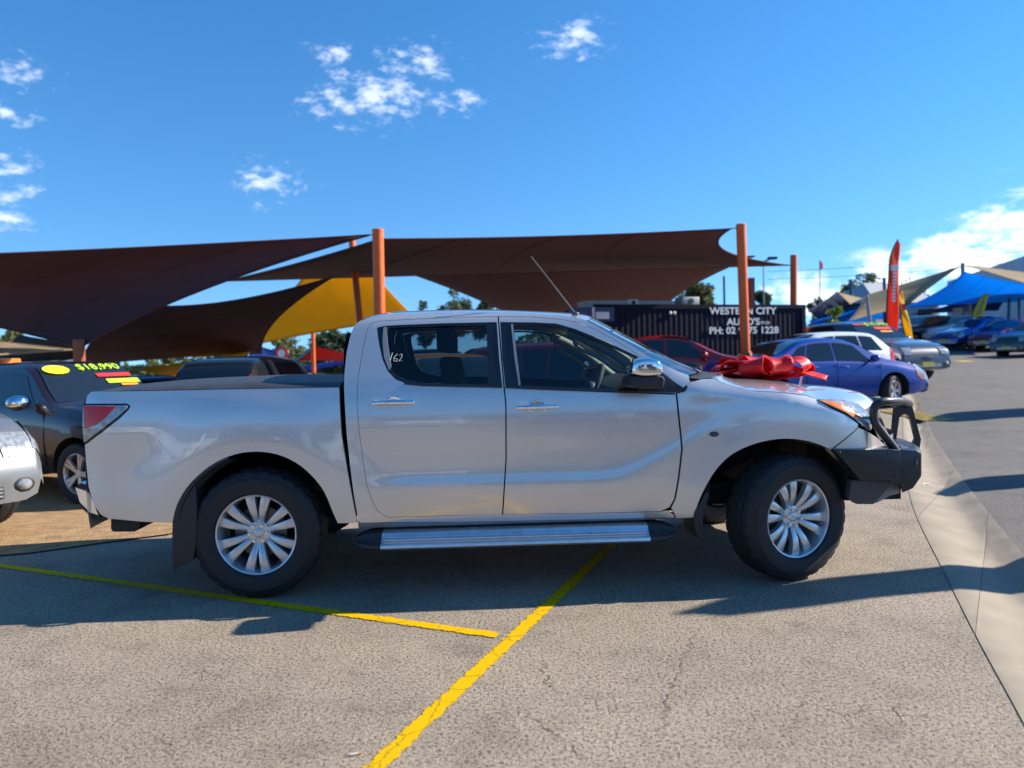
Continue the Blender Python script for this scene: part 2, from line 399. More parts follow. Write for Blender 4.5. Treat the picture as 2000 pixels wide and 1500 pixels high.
# painted lines, worn at the edges
def linemat(name, col, wear):
    m = bpy.data.materials.new(name); m.use_nodes = True; nt = m.node_tree; N = nt.nodes; L = nt.links; b = N['Principled BSDF']; o = N['Material Output']
    tc = N.new('ShaderNodeTexCoord'); n = N.new('ShaderNodeTexNoise'); n.inputs['Scale'].default_value = 26; n.inputs['Detail'].default_value = 8; n.inputs['Roughness'].default_value = .75
    L.new(tc.outputs['Object'], n.inputs['Vector'])
    vo = N.new('ShaderNodeTexVoronoi'); vo.feature = 'DISTANCE_TO_EDGE'; vo.inputs['Scale'].default_value = 4.6; vo.inputs['Randomness'].default_value = 1
    wp = N.new('ShaderNodeMix'); wp.data_type = 'VECTOR'; wp.inputs[0].default_value = .07; L.new(tc.outputs['Object'], wp.inputs[4]); L.new(n.outputs[1], wp.inputs[5]); L.new(wp.outputs[1], vo.inputs['Vector'])
    at_ = N.new('ShaderNodeAttribute'); at_.attribute_name = 'edge'
    r = N.new('ShaderNodeMapRange'); r.inputs[1].default_value = wear - .05; r.inputs[2].default_value = wear + .03; ad = N.new('ShaderNodeMath'); ad.operation = 'ADD'
    L.new(n.outputs[0], ad.inputs[0]); L.new(at_.outputs['Fac'], ad.inputs[1]); L.new(ad.outputs[0], r.inputs[0])
    r2 = N.new('ShaderNodeMapRange'); r2.inputs[1].default_value = .003; r2.inputs[2].default_value = .011; L.new(vo.outputs[0], r2.inputs[0])
    mu = N.new('ShaderNodeMath'); mu.operation = 'MULTIPLY'; L.new(r.outputs[0], mu.inputs[0]); L.new(r2.outputs[0], mu.inputs[1])
    b.inputs['Base Color'].default_value = (*col, 1); b.inputs['Roughness'].default_value = .7; b.inputs['Specular IOR Level'].default_value = .15
    tr = N.new('ShaderNodeBsdfTransparent'); x = N.new('ShaderNodeMixShader'); L.new(mu.outputs[0], x.inputs[0]); L.new(tr.outputs[0], x.inputs[1]); L.new(b.outputs[0], x.inputs[2]); L.new(x.outputs[0], o.inputs[0]); return m
m_yel = linemat('yellow_line_paint', (.68, .40, .0), .535); m_yel2 = linemat('faded_yellow_paint', (.66, .44, .06), .40)
def stripe(name, pts, w, m, dz=.004, n=40):
    pts = [Vector(p) for p in pts]; rows = []; ev = []
    for i in range(n + 1):
        p = pts[0].lerp(pts[-1], i / n) if len(pts) == 2 else None
        d = (pts[-1] - pts[0]).normalized(); q = Vector((-d.y, d.x))
        rows.append([((p + q * s).x, (p + q * s).y, g(*(p + q * s)) + dz) for s in (-w * .75, -w * .5, -w * .3, 0, w * .3, w * .5, w * .75)]); ev += [-.30, .0, .18, .25, .18, .0, -.30]
    mb = MB(); mb.grid(rows); me = bpy.data.meshes.new(name); me.from_pydata(mb.v, [], mb.f)
    a = me.attributes.new('edge', 'FLOAT', 'POINT')
    for i, e in enumerate(ev): a.data[i].value = e
    if me.polygons[0].normal.z < 0: me.flip_normals()
    return link(name, me, m)
l1a, l1b = gp(735, 1497).to_2d(), gp(1190, 1070).to_2d(); dd = (l1b - l1a)
o = stripe('painted_line', [l1a - dd * .15, l1b + dd * .45], .080, m_yel); struct(o)
l2a, l2b = gp(20, 1108).to_2d(), gp(972, 1242).to_2d(); d2 = (l2a - l2b)
o = stripe('painted_line', [l2b, l2a + d2 * .12], .076, m_yel, .0045); struct(o)
for (x0, x1, y) in ((1772, 1797, 714.5), (1822, 1850, 710), (1871, 1896, 706)):
    a, b = gp(x0, y).to_2d(), gp(x1, y - 1).to_2d(); struct(stripe('road_dash', [a, b], .5, m_yel2, .006, 8))
# old cracks and tar seams in the lot
m_crk = mat('crack_fill', (.18, .143, .108), .95, var=.3, vscale=30)
def crack(pts, w, seed):
    rnd = random.Random(seed); P = [gp(*p).to_2d() for p in pts]; P = [Vector((q.x, q.y)) for q in spl([p.to_3d() for p in P], 14)]; L_, R_ = [], []
    for i, p in enumerate(P):
        d = (P[min(i + 1, len(P) - 1)] - P[max(i - 1, 0)]).normalized(); q = Vector((-d.y, d.x)); j = q * rnd.uniform(-.02, .02); ww = w * rnd.uniform(.15, 1.) * math.sin(math.pi * (i + .5) / len(P)) ** .5
        L_.append(p + j + q * ww); R_.append(p + j - q * ww * rnd.uniform(.3, 1))
    mb = MB(); mb.grid([[(a.x, a.y, g(a.x, a.y) + .003), (b.x, b.y, g(b.x, b.y) + .003)] for a, b in zip(L_, R_)]); struct(mb.build('pavement_crack', m_crk, recalc=False))
crack([(1357, 1232), (1348, 1262), (1330, 1300), (1312, 1350), (1300, 1395), (1290, 1440)], .007, 1); crack([(1060, 1290), (1068, 1330), (1095, 1355)], .006, 2); crack([(1020, 1380), (1060, 1420), (1100, 1450), (1150, 1490)], .006, 3)
crack([(300, 1440), (330, 1460), (345, 1490)], .005, 4); 
# steel grate over the drain in the gutter
gq = gp(1800, 812); gr_ = thing('drain_grate', 'small yellowed steel drain grate set in the concrete gutter beyond the bull bar', 'drain', (gq.x - .12, gq.y, g(gq.x, gq.y) + .002), R(4)); gr_.rotation_euler.x = .05; gr_.scale = (.60, 2.3, .6)
m_gr = mat('yellowed_steel', (.45, .33, .09), .6, .3, var=.25, vscale=20)
fr = MB(); fr.box(-.47, .47, -.30, -.26, 0, .03); fr.box(-.47, .47, .26, .30, 0, .03); fr.box(-.47, -.43, -.26, .26, 0, .03); fr.box(.43, .47, -.26, .26, 0, .03); fr.build('frame', m_gr, gr_)
pit = MB().box(-.43, .43, -.26, .26, -.001, .002); pit.build('pit', dark, gr_)
for i in range(10):
    x = -.39 + i * .087; MB().box(x - .02, x + .02, -.26, .26, .005, .027).build('bar', m_gr, gr_)
# cigarette butt and pale litter
q = gp(693, 1475); cb = thing('cigarette_butt', 'tiny cigarette butt lying on the asphalt left of the yellow line', 'litter', (q.x, q.y, .005), R(15))
MB().lathe([(.0, -.016), (.0042, -.016), (.0042, .012), (0, .012)], 10, axis='x').build('paper', mat('butt_paper', (.7, .62, .5), .8, var=.1), cb)
MB().lathe([(0, .012), (.0043, .012), (.0043, .024), (0, .024)], 10, axis='x').build('filter', mat('butt_filter', (.55, .3, .1), .8, var=.1), cb)
q = gp(1808, 941); cb = thing('crumpled_paper', 'small pale scrap of paper lying in the gutter beside the bull bar', 'litter', (q.x, q.y, g(q.x, q.y) - .03))
mb = MB(); mb.grid([[(i * .018 - .045, j * .014 - .03, .006 + .012 * random.random()) for i in range(6)] for j in range(5)]); mb.build('paper', mat('litter_paper', (.75, .65, .5), .8, var=.1), cb, angle=20)
# ------------------------------------------------------------------ the silver utility truck
YAW = R(1.76)
T0 = Vector((-1.54 - .91 * math.sin(YAW), 4.376 + .91 * math.cos(YAW), 0))
truck = thing('pickup_truck', 'silver dual cab pickup truck with black bull bar and red bow on its bonnet', 'pickup truck', T0, YAW)
TM = Matrix.Translation(T0) @ Matrix.Rotation(YAW, 4, 'Z'); TI = TM.inverted(); TO = TI @ CAM
XF = 3.23                                     # front axle
tabW = [(.25, .78), (.40, .852), (.50, .880), (.60, .893), (.72, .892), (.84, .892), (.95, .896), (1.05, .896), (1.13, .887), (1.20, .872), (1.245, .857), (1.30, .838), (1.45, .772), (1.58, .712), (1.64, .678), (1.68, .635), (1.72, .55), (1.76, .42)]
def Wd(x, z):
    up = sst(2.45, 2.75, x)
    w = hermite(tabW, z)
    if up > 0: w = lerp(w, hermite(tabW, min(z, 1.10)), up)
    zc = .645 + .30 * sst(2.0, 2.85, x) ** 1.3; s = z - zc
    led = .012 * math.exp(-(s / .15) ** 2) if s < 0 else .012 * math.exp(-(s / .055) ** 2)
    w += led * sst(.55, .95, x) * (1 - sst(2.75, 2.95, x))
    for xw in (0, XF):
        r = math.hypot(x - xw, z - .385)
        w += (max(.917, w) - w) * (1 - sst(.56, .88, r)) * (.35 + .65 * sst(-.5, 1.0, (z - .385) / max(r, .01)))
    if x > 3.45: w -= .30 * ((x - 3.45) / .6) ** 2
    if x < -.86: w -= 1.5 * (-.86 - x) ** 2
    if up > 0:
        zs = interp([(2.4, 1.20), (2.8, 1.15), (3.2, 1.10), (3.5, 1.02), (3.75, .92), (4.0, .80)], x)
        q = max(0, z - zs); w -= up * (4.6 * q * q + .22 * q)
    return w
def nrm(x, z):
    e = .004; a = (Wd(x + e, z) - Wd(x - e, z)) / (2 * e); b = (Wd(x, z + e) - Wd(x, z - e)) / (2 * e)
    return Vector((-a, -1, -b)).normalized()
def TPy(px, py, yl):                          # pixel ray meets the plane y = yl of the truck
    d = TI.to_3x3() @ ray(px, py); t = (yl - TO.y) / d.y; p = TO + d * t; return (p.x, p.z)
def TP(px, py):                               # pixel ray meets the truck's near side
    yl = -.9
    for _ in range(14): x, z = TPy(px, py, yl); yl = lerp(yl, -Wd(x, z), .8)
    return (x, z)
def tp(l): return [TP(*p) for p in l]
def side(name, outline, m, parent=truck, holes=(), off=0., depth=.035, step=.035, far=True, thick=None):
    """a body panel of the near side (and its twin on the far side) following the body surface"""
    v, fs, loops = cdt(outline, [list(h) for h in holes], step)
    vs = []; ns = []; faces = []
    for p in v:
        n = nrm(p.x, p.y); vs.append(Vector((p.x, -Wd(p.x, p.y), p.y)) + n * off); ns.append(n)
    for t in fs:
        a, b, c = [vs[i] for i in t]
        faces.append(tuple(t) if (b - a).cross(c - a).y < 0 else tuple(t)[::-1])
    for li, lp in enumerate(loops):            # folded edge
        A = sum(lp[i][0] * lp[(i + 1) % len(lp)][1] - lp[(i + 1) % len(lp)][0] * lp[i][1] for i in range(len(lp))); sg = (1 if A > 0 else -1) * (1 if li == 0 else -1)
        o = len(vs); n = len(lp)
        for i, p in enumerate(lp):
            q = Vector((p[0], -Wd(*p), p[1])) + nrm(*p) * off
            t = Vector((lp[(i + 1) % n][0] - lp[i - 1][0], 0, lp[(i + 1) % n][1] - lp[i - 1][1])); e = Vector((t.z, 0, -t.x)) * sg
            e = e.normalized() if e.length > 1e-9 else Vector((0, 0, 1))
            vs += [q, q + Vector((0, depth, 0))]; ns += [e, e]
        for i in range(n):
            j = (i + 1) % n; q = (o + 2 * i, o + 2 * i + 1, o + 2 * j + 1, o + 2 * j); faces.append(q if sg > 0 else q[::-1])
    me = bpy.data.meshes.new(name); me.from_pydata([tuple(p) for p in vs], [], faces)
    for p in me.polygons: p.use_smooth = True
    me.normals_split_custom_set_from_vertices([tuple(n) for n in ns])
    o = link(name, me, m, parent)
    if far:
        c = o.copy(); COL.objects.link(c)
        if parent is truck: c.scale = (1, -1, 1)
        o.parent = parent; c.parent = parent
        if parent is not truck: c.parent = FAR.get(parent, truck); c.scale = (1, 1, 1) if parent in FAR else (1, -1, 1)
        FAR[o] = c
    return o
FAR = {}
def twin(o):                                   # mirrored copy for the far side
    c = o.copy(); COL.objects.link(c)
    if o.parent in FAR: c.parent = FAR[o.parent]
    else:
        c.matrix_local = Matrix.Diagonal((1, -1, 1, 1)) @ o.matrix_local
    FAR[o] = c; return o

# ---- tub
arch_r = spl(tp([(660, 1022), (650, 1000), (633, 960), (607, 927), (577, 903), (540, 887), (500, 882), (460, 887), (420, 904), (387, 929), (364, 954), (346, 986), (337, 1021)]), 3)
arch_r = [tuple(p) for p in arch_r]
tail = tp([(253, 796), (233, 818), (200, 844), (170, 867)])
bed = tp([(179, 765), (300, 763.5), (450, 760.5), (600, 758), (661, 757), (662.5, 762), (664, 800), (667, 850), (675, 900), (687, 967), (696, 1013), (697, 1021)]) + arch_r + \
    tp([(280, 1019), (212, 1013), (197, 1005), (184, 987), (173, 950), (168, 900), (166, 868)]) + tp([(171, 866), (200, 844), (233, 818), (251, 801), (255, 793), (248, 788), (167, 788), (171, 772)])
side('bed_side', bed, silver)
tl = tp([(169, 789.5), (247, 789.5), (253, 793), (250, 800), (232, 816.5), (199, 842.5), (170, 865), (164, 865), (162, 845), (162, 805), (164, 793)])
o = side('taillight', inset(tl, .001), blkgloss, off=.001, step=.02)
side('lens_frame', inset(tl, .008), clear_lens, o, off=.008, depth=.01, step=.02)
side('red_lens', tp([(168, 793), (227, 795), (206, 817), (187, 831), (167, 837)]), red_lens, o, off=.014, depth=.012, step=.015)
# tailgate, rear corner, bed inside and cover
mb = MB(); zb, zt_ = .44, 1.225
xs = -1.045
rows = []
for z in (.44, .55, .7, .9, 1.1, 1.2, 1.225):
    e = TP(166, 900)[0]
    rows.append([(e - .035 * (1 - abs(s) ** 4) + (.02 if z > 1.2 else 0), s * Wd(e, z), z) for s in [k / 8 for k in range(-8, 9)]])
mb.grid(rows); mb.build('tailgate', silver, truck)
xe = TP(661, 760)[0]
mb = MB(); mb.box(-1.0, xe - .01, -.70, .70, .60, .64); mb.box(xe - .06, xe - .01, -.80, .80, .6, 1.20); mb.build('bed_floor', dark, truck)
# moulded black cover, its edge waved along the rail
rows = []
ed = tp([(176, 765), (230, 760), (280, 756), (340, 752.5), (420, 749), (480, 746.5), (560, 746), (620, 746), (664, 746)])
rail = tp([(176, 767), (230, 765.5), (280, 764), (340, 763), (420, 761.5), (480, 760), (560, 759), (620, 758.5), (664, 757.5)])
for (ex, ez), (rx, rz) in zip(spl(ed, 3), spl(rail, 3)):
    w = Wd(rx, rz) - .012
    row = [(rx, -w, rz - .005), (rx, -w, rz + .006), (rx, -w + .02, lerp(rz, ez, .45)), (rx, -w + .05, lerp(rz, ez, .8)), (rx, -w + .10, ez)]
    row += [(rx, s * (w - .10), ez + .025 * (1 - s * s)) for s in (-.7, -.35, 0, .35, .7)] + [(a, -b, c) for a, b, c in row[::-1]]
    rows.append(row)
tc_ = MB().grid(rows); tc_.build('bed_cover', mat('cover_vinyl', (.045, .047, .052), .5, var=.15, vscale=10, bump=.06, bscale=150), truck, angle=50)
# bumper: chrome corner over a black step
def blade(polys, y0, y1, name, m, par=truck, bev=.006):
    mb = MB(); mb.prism(polys, y0, y1); o = mb.build(name, m, par, bevel=bev); return o
bump = [TPy(u, v, -.84) for u, v in ((147, 953), (170, 961), (180, 968), (190, 1004), (178, 998), (160, 985), (152, 968))]
rb = MB(); cc = [TPy(u, v, -.84) for u, v in ((147, 952), (174, 962), (192, 1006), (176, 1001), (156, 981))]
for nm, pl, mt in (('rear_bumper', cc, chrome),):
    rows = []
    for s in [k / 10 for k in range(-10, 11)]:
        rows.append([(x - .10 * (1 - s ** 4), s * (.84), z) for x, z in pl])
    mb = MB(); mb.grid(rows); mb.f += [list(range(len(pl))), list(range(len(mb.v) - len(pl), len(mb.v)))]; mb.grid([[r[-1], r[0]] for r in rows]); rbo = mb.build(nm, mt, truck, angle=30)
stp = [TPy(u, v, -.82) for u, v in ((155, 980), (176, 1000), (194, 1004), (196, 1012), (182, 1013), (160, 993))]
rows = [[(x - .10 * (1 - s ** 4), s * .82, z) for x, z in stp] for s in [k / 10 for k in range(-10, 11)]]
mb = MB(); mb.grid(rows, True); mb.f += [list(range(6)), list(range(len(mb.v) - 6, len(mb.v)))]; mb.build('bumper_step', black_pl, rbo, angle=30)
blade([TPy(u, v, -.66) for u, v in ((216, 1010), (276, 1016), (271, 1034), (262, 1039), (220, 1039), (216, 1034))], -.66, -.40, 'tow_bar_end', black_pl, bev=.008)

# ---- cab
door_rim = [(1288, 1000), (1135, 1003), (982, 1005), (860, 1008), (757, 1011), (738, 999), (726, 978), (716, 948), (708, 895), (701, 842), (697, 790), (699, 737), (708, 685), (717, 643), (725, 631), (741, 627), (790, 624), (880, 619.5), (975, 617.5), (1035, 618.5), (1080, 622), (1100, 624), (1124, 628.5), (1164, 643), (1228, 680), (1276, 714), (1305, 735), (1320, 768)]
outer = [(1347, 746), (1345, 733), (1324, 725.5), (1300, 714), (1260, 692), (1228, 672.5), (1180, 645.5), (1145, 626), (1129, 620.5), (1105, 617.5), (1070, 615), (982, 611.5), (895, 611), (807, 613.5), (755, 616), (722, 621), (703, 627), (693, 635), (684, 657), (677, 688), (673, 727), (672, 755), (674, 797), (677, 846), (684, 912), (691, 965), (699, 1010), (703, 1021), (895, 1019), (1120, 1015), (1316, 1011), (1316, 1006), (1303, 997)]
rim2 = tp(door_rim); cabp = tp(outer) + rim2 + tp([(1326, 765)])
side('cab_side', cabp, silver, step=.03)
def part_poly(idx_pts): return tp(idx_pts)
rd = [(984, 756), (987.5, 790), (988, 895), (984, 960), (981, 1004.5)] + [(982, 1005), (860, 1008), (757, 1011), (738, 999), (726, 978), (716, 948), (708, 895), (701, 842), (697, 790), (699, 737), (708, 685), (717, 643), (725, 631), (741, 627), (790, 624), (880, 619.5), (972.5, 617.6), (979, 700)]
fd = [(973.5, 617.5), (1035, 618.5), (1080, 622), (1100, 624), (1124, 628.5), (1164, 643), (1228, 680), (1276, 714), (1305, 735), (1320, 768), (1324, 807), (1329, 853), (1331, 877), (1325, 930), (1317, 975), (1308, 991), (1290, 999.5), (1135, 1003), (982, 1005), (985, 960), (989, 895), (988.5, 790), (985, 756), (980, 700)]
rw = [(736, 640), (737, 650), (740, 671), (747, 702), (758, 726), (772, 741), (790, 748), (825, 751), (905, 753), (981, 754.5), (975, 700), (970, 629), (860, 631.5), (772, 635), (748, 637)]
fw = [(977, 629), (1040, 629.5), (1087, 632), (1122, 642), (1180, 665), (1243, 695), (1300, 733), (1310, 752), (1314, 766.5), (1224, 764.5), (1120, 760.5), (1016, 757), (987, 755.5), (981, 700)]
g_r = [(758, 640), (860, 636), (950, 634), (952, 690), (953, 750), (880, 749.5), (818, 747.5), (792, 742), (774, 732), (763, 718), (756, 699), (755, 665)]
g_f = [(1003, 634.5), (1040, 634), (1085, 636.5), (1120, 646), (1178, 670), (1238, 699), (1262, 716), (1256, 738), (1250, 761), (1120, 756.5), (1017, 752), (1010, 700)]
RW, FW, GRR, GFF = tp(rw), tp(fw), tp(g_r), tp(g_f)
d1 = side('rear_door', inset(tp(rd), .0025), silver, holes=[RW], step=.03)
d2 = side('front_door', inset(tp(fd), .0025), silver, holes=[FW], step=.03)
side('window_trim', inset(RW, .001), blkgloss, d1, holes=[GRR], off=-.003, depth=.02, step=.03)
side('window_trim', inset(FW, .001), blkgloss, d2, holes=[GFF], off=-.003, depth=.02, step=.03)
side('window_glass', inset(GRR, -.004), win_dark, d1, off=-.012, depth=.003, step=.05)
side('window_glass', inset(GFF, -.004), win, d2, off=-.012, depth=.003, step=.05)
side('window_divider', tp([(749, 639), (755, 638.5), (757, 670), (764, 716), (760, 724), (750, 697), (747, 665)]), mat('seal_grey', (.30, .30, .31), .4, .3, var=.1), d1, off=.001, depth=.01, step=.02)
side('window_seal', tp([(998, 633), (1002, 633), (1009, 690), (1017, 752), (1013, 753), (1005, 700)]), MATS['seal_grey'], d2, off=.001, depth=.008, step=.02)
side('belt_moulding', tp([(790, 748.5), (825, 751.5), (905, 753.5), (981, 755), (981, 758), (905, 756.5), (825, 754.5), (788, 751)]), black_pl, d1, off=.005, depth=.01, step=.03)
side('belt_moulding', tp([(987, 756), (1016, 757.5), (1120, 761), (1224, 765), (1318, 768), (1318, 771), (1224, 768), (1120, 764), (1016, 760), (987, 758.5)]), black_pl, d2, off=.005, depth=.01, step=.03)
side('mirror_patch', tp([(1254, 716), (1280, 721), (1306, 738), (1322, 750), (1338, 760), (1336, 766), (1316, 767), (1246, 765)]), black_pl, d2, off=.006, depth=.02, step=.03)
# scribbled stock number on the rear glass
def onside(px, py, off): x, z = TP(px, py); return Vector((x, -Wd(x, z), z)) + nrm(x, z) * off
sc = MB()
for st in (((758, 694), (761, 706), (766, 688)), ((776, 690), (769, 697), (769, 704), (774, 705), (776, 700), (770, 699)), ((779, 693), (784, 690), (785, 695), (779, 704), (786, 703))):
    sc.tube([onside(u, v, -.008) for u, v in st], .0014, 5)
sc.build('window_marking', white_pt, d1)
for dpar, (hx, hy) in ((d1, (766.5, 788)), (d2, (1047.5, 796.5))):
    c = onside(hx + 2, hy - 1, 0); n = nrm(c.x, c.z)
    cup = MB(); rows = []
    for rr, dp in ((.062, .002), (.055, .004), (.050, -.001)):
        rows.append([c + Vector((rr * .92 * math.cos(a), 0, rr * .72 * math.sin(a))) - Vector((0, dp, 0)) for a in [2 * math.pi * k / 24 for k in range(24)]])
    cup.grid(rows, True); cup.f.append(list(range(48, 72))); twin(cup.build('handle_cup', chrome, dpar))
    hb = MB(); L_ = .113
    hb.tube([c + Vector((t * L_, -.018 - .016 * (1 - t * t), .004 * (1 - t * t))) for t in [k / 8 - 1 for k in range(17)]], [.011 + .005 * (1 - abs(k / 8 - 1) ** 2) for k in range(17)], 10)
    hb.ball(c + Vector((-L_, -.012, 0)), .016, .016, .014); hb.ball(c + Vector((L_, -.012, 0)), .016, .016, .014); twin(hb.build('door_handle', chrome, dpar))
# roof, windscreen, back wall
def edge3(l): return [Vector((x, -Wd(x, z), z)) for x, z in [TP(*p) for p in l]]
top = spl(edge3([(693, 635), (703, 627), (722, 621), (755, 616), (807, 613.5), (895, 611), (982, 611.5), (1070, 615), (1105, 617.5), (1129, 620.5), (1145, 626)]), 3)
S21 = [k / 12 for k in range(-12, 13)]
def bul(i, n): return .11 * sst(.55, 1., i / n)
rows = [[(p.x + bul(i, len(top) - 1) * (1 - s * s) - .05 * (1 - s * s) * (1 - sst(0, .2, i / (len(top) - 1))), s * -p.y, p.z + (.045 * sst(0, .15, i / (len(top) - 1)) + .005) * (1 - abs(s) ** 2.4)) for s in S21] for i, p in enumerate(top)]
rows = [[(a, b, c) for a, b, c in r] for r in rows]
MB().grid(rows).build('roof', silver, truck, angle=70)
aw = spl(edge3([(1145, 626), (1180, 645.5), (1228, 672.5), (1260, 692), (1300, 714), (1324, 725.5), (1345, 733)]), 3)
nw = len(aw) - 1
rows = [[(p.x + (.11 + .16 * i / nw) * (1 - s * s), s * -p.y * .985, p.z + (.05 - .03 * i / nw) * (1 - abs(s) ** 2.4)) for s in S21] for i, p in enumerate(aw)]
ws = MB().grid(rows).build('windscreen', clear, truck, angle=80)
cw = MB(); last = rows[-1]; cw.grid([[(a - .02, b, c - .012) for a, b, c in last], [(a + .10, b * .98, c - .03) for a, b, c in last], [(a + .16, b * .98, c - .06) for a, b, c in last]]); cw.build('cowl', black_pl, truck)
for (s0, s1) in ((-.75, -.1), (.0, .6)):
    wp = MB(); pts = []
    for k in range(9):
        s = lerp(s0, s1, k / 8); i = nw - .4 - 2.6 * (k / 8); i0 = int(i); p = aw[i0].lerp(aw[min(i0 + 1, nw)], i - i0)
        pts.append((p.x + (.11 + .16 * i / nw) * (1 - s * s) + .02, s * -p.y, p.z + (.05 - .03 * i / nw) * (1 - abs(s) ** 2.4) + .018))
    wp.tube(pts, .008, 6); wp.build('wiper', black_pl, truck)
bk = spl(edge3([(693, 635), (684, 657), (677, 688), (673, 727), (672, 755), (674, 797), (677, 846), (684, 912), (691, 965), (699, 1010)]), 3)
rows = [[(p.x - .03 * (1 - s ** 4), s * -p.y, p.z) for s in S21] for p in bk]
MB().grid(rows).build('cab_back', silver, truck, angle=60)
iw = [p for p in bk if 1.28 < p.z < 1.60]
MB().grid([[(p.x - .045, s * .62, p.z) for s in (-1, -.5, 0, .5, 1)] for p in iw]).build('rear_window', carglass, truck)
# ---- front wing, bonnet, lamps
seam = [(1347, 747), (1372, 740), (1396, 739), (1411, 748), (1450, 759.5), (1475, 764), (1525, 766.5), (1575, 772.5), (1597, 780)]
arch_f = [tuple(p) for p in spl(tp([(1624, 879), (1599, 868), (1570, 860), (1538, 857), (1506, 859.5), (1468, 869), (1429, 888), (1400, 916), (1378, 951), (1363, 984), (1355, 1011)]), 3)]
fen = tp(seam) + tp([(1620, 796), (1650, 809.5), (1676, 828), (1676, 834.5), (1628.5, 873)]) + arch_f + tp([(1320, 1012), (1319, 1006), (1311, 992), (1319.5, 975), (1327.5, 930), (1333.5, 877), (1331.5, 853), (1326.5, 807), (1322.5, 769), (1340, 763)])
side('front_wing', inset(fen, .001), silver, step=.03)
c = onside(1395, 848, .002); n = nrm(c.x, c.z)
mb = MB(); mb.ball(c, .030, .007, .016, 16, 8); twin(mb.build('side_repeater', mat('smoked_lens', (.03, .03, .035), .15, 0, .8, var=.1), truck))
hs = spl(edge3(seam + [(1640, 782), (1672, 788), (1690, 800)]), 3); nh = len(hs) - 1
rows = []
for i, p in enumerate(hs):
    t = i / nh
    rows.append([(p.x + (lerp(.30, .10, sst(0, .5, t)) + .22 * sst(.5, 1, t)) * (1 - s * s), s * (-p.y - .002), p.z + .002 + (.006 + .052 * sst(.05, .5, t)) * (1 - abs(s) ** 2.2) * (1 - .35 * sst(.75, 1, t))) for s in S21])
MB().grid(rows).build('bonnet', silver, truck, angle=70)
hood_rows = rows
fl = rows[-1]
gr = MB(); gr.grid([fl] + [[(a + .03 * k + .01, b * (1 - .02 * k), lerp(c, .74, k / 5)) for a, b, c in fl] for k in (1, 2, 3, 4, 5)]); gr.build('grille', black_pl, truck, angle=60)
fb = MB(); fb.grid([[(a + .16, b * .9, z) for a, b, c in fl] for z in (.84, .76, .66, .55, .48)]); fb.build('front_bumper', silver, truck, angle=60)
lampp = tp([(1595, 781), (1620, 779), (1650, 781), (1676, 789), (1692, 803), (1699, 820), (1702, 838), (1697, 842), (1678, 827), (1651, 808), (1621, 794.5)])
hl = side('headlight', inset(lampp, .002), clear_lens, off=.004, depth=.04, step=.02)
side('indicator', tp([(1600, 784), (1625, 786), (1650, 793), (1668, 806), (1678, 822), (1672, 821), (1650, 806), (1622, 793)]), amber_lens, hl, off=.009, depth=.01, step=.015)
side('bumper_corner', tp([(1629, 876), (1677, 835.5), (1696, 844), (1713, 855), (1737, 879), (1737, 905), (1650, 905)]), silver, step=.025)
# ---- bull bar
bb = MB()
def bbx(s): return .27 * (1 - abs(s) ** 2.2)
mainp = [TPy(u, v, -.90) for u, v in ((1735, 879), (1757, 878.5), (1790, 880), (1799, 886), (1799, 931), (1783, 954), (1762, 963), (1757, 945), (1740, 940))]
NS = [k / 12 for k in range(-12, 13)]
rows = [[(x + bbx(s), s * .90, z) for x, z in mainp] for s in NS]
bb.grid(rows, True); bb.f += [list(range(9)), list(range(len(bb.v) - 9, len(bb.v)))]
bbo = bb.build('bull_bar', bar_black, truck, bevel=.006, angle=35)
wing = [TPy(u, v, -.95) for u, v in ((1627, 877), (1745, 878.5), (1760, 880), (1758, 939), (1682, 939), (1664, 918))]
twin(blade(wing, -.95, -.80, 'wing', bar_black, bbo, .006))
low = [TPy(u, v, -.86) for u, v in ((1664, 938), (1742, 940), (1736, 952), (1707, 985), (1674, 985), (1658, 973))]
twin(blade(low, -.86, -.80, 'lower_panel', mat('grey_plastic', (.075, .068, .065), .6, var=.2), bbo, .005))
low2 = [TPy(u, v, -.82) for u, v in ((1741, 940), (1757, 942), (1757, 964), (1740, 968), (1712, 983), (1708, 980))]
twin(blade(low2, -.82, -.76, 'lower_bracket', mat('steel_grey', (.28, .27, .26), .5, .4, var=.15), bbo, .004))
hp = [TPy(u, v, -.86) for u, v in ((1752, 882), (1733, 858), (1716, 836), (1708, 822), (1706, 803), (1711, 791), (1721, 785))]
hoop = [Vector((x, -.86, z)) for x, z in hp]
ztop_ = hoop[-1].z; x0 = hoop[-1].x
hoop += [Vector((TPy(u, v, y)[0], y, TPy(u, v, y)[1])) for u, v, y in ((1736, 783, -.84), (1752, 783, -.76), (1765, 784, -.62), (1774, 787, -.44), (1776, 790, -.32))]
hoop = spl(hoop, 4)
twin(MB().tube(hoop, .025, 12).build('hoop', bar_black, bbo, angle=60))
for (u, v) in ((1640, 884), (1735, 886), (1700, 932), (1750, 932)):
    bx1, bz1 = TPy(u, v, -.95); twin(MB().ball((bx1, -.951, bz1), .008, .004, .008, 10, 6).build('bolt', bar_black, bbo))
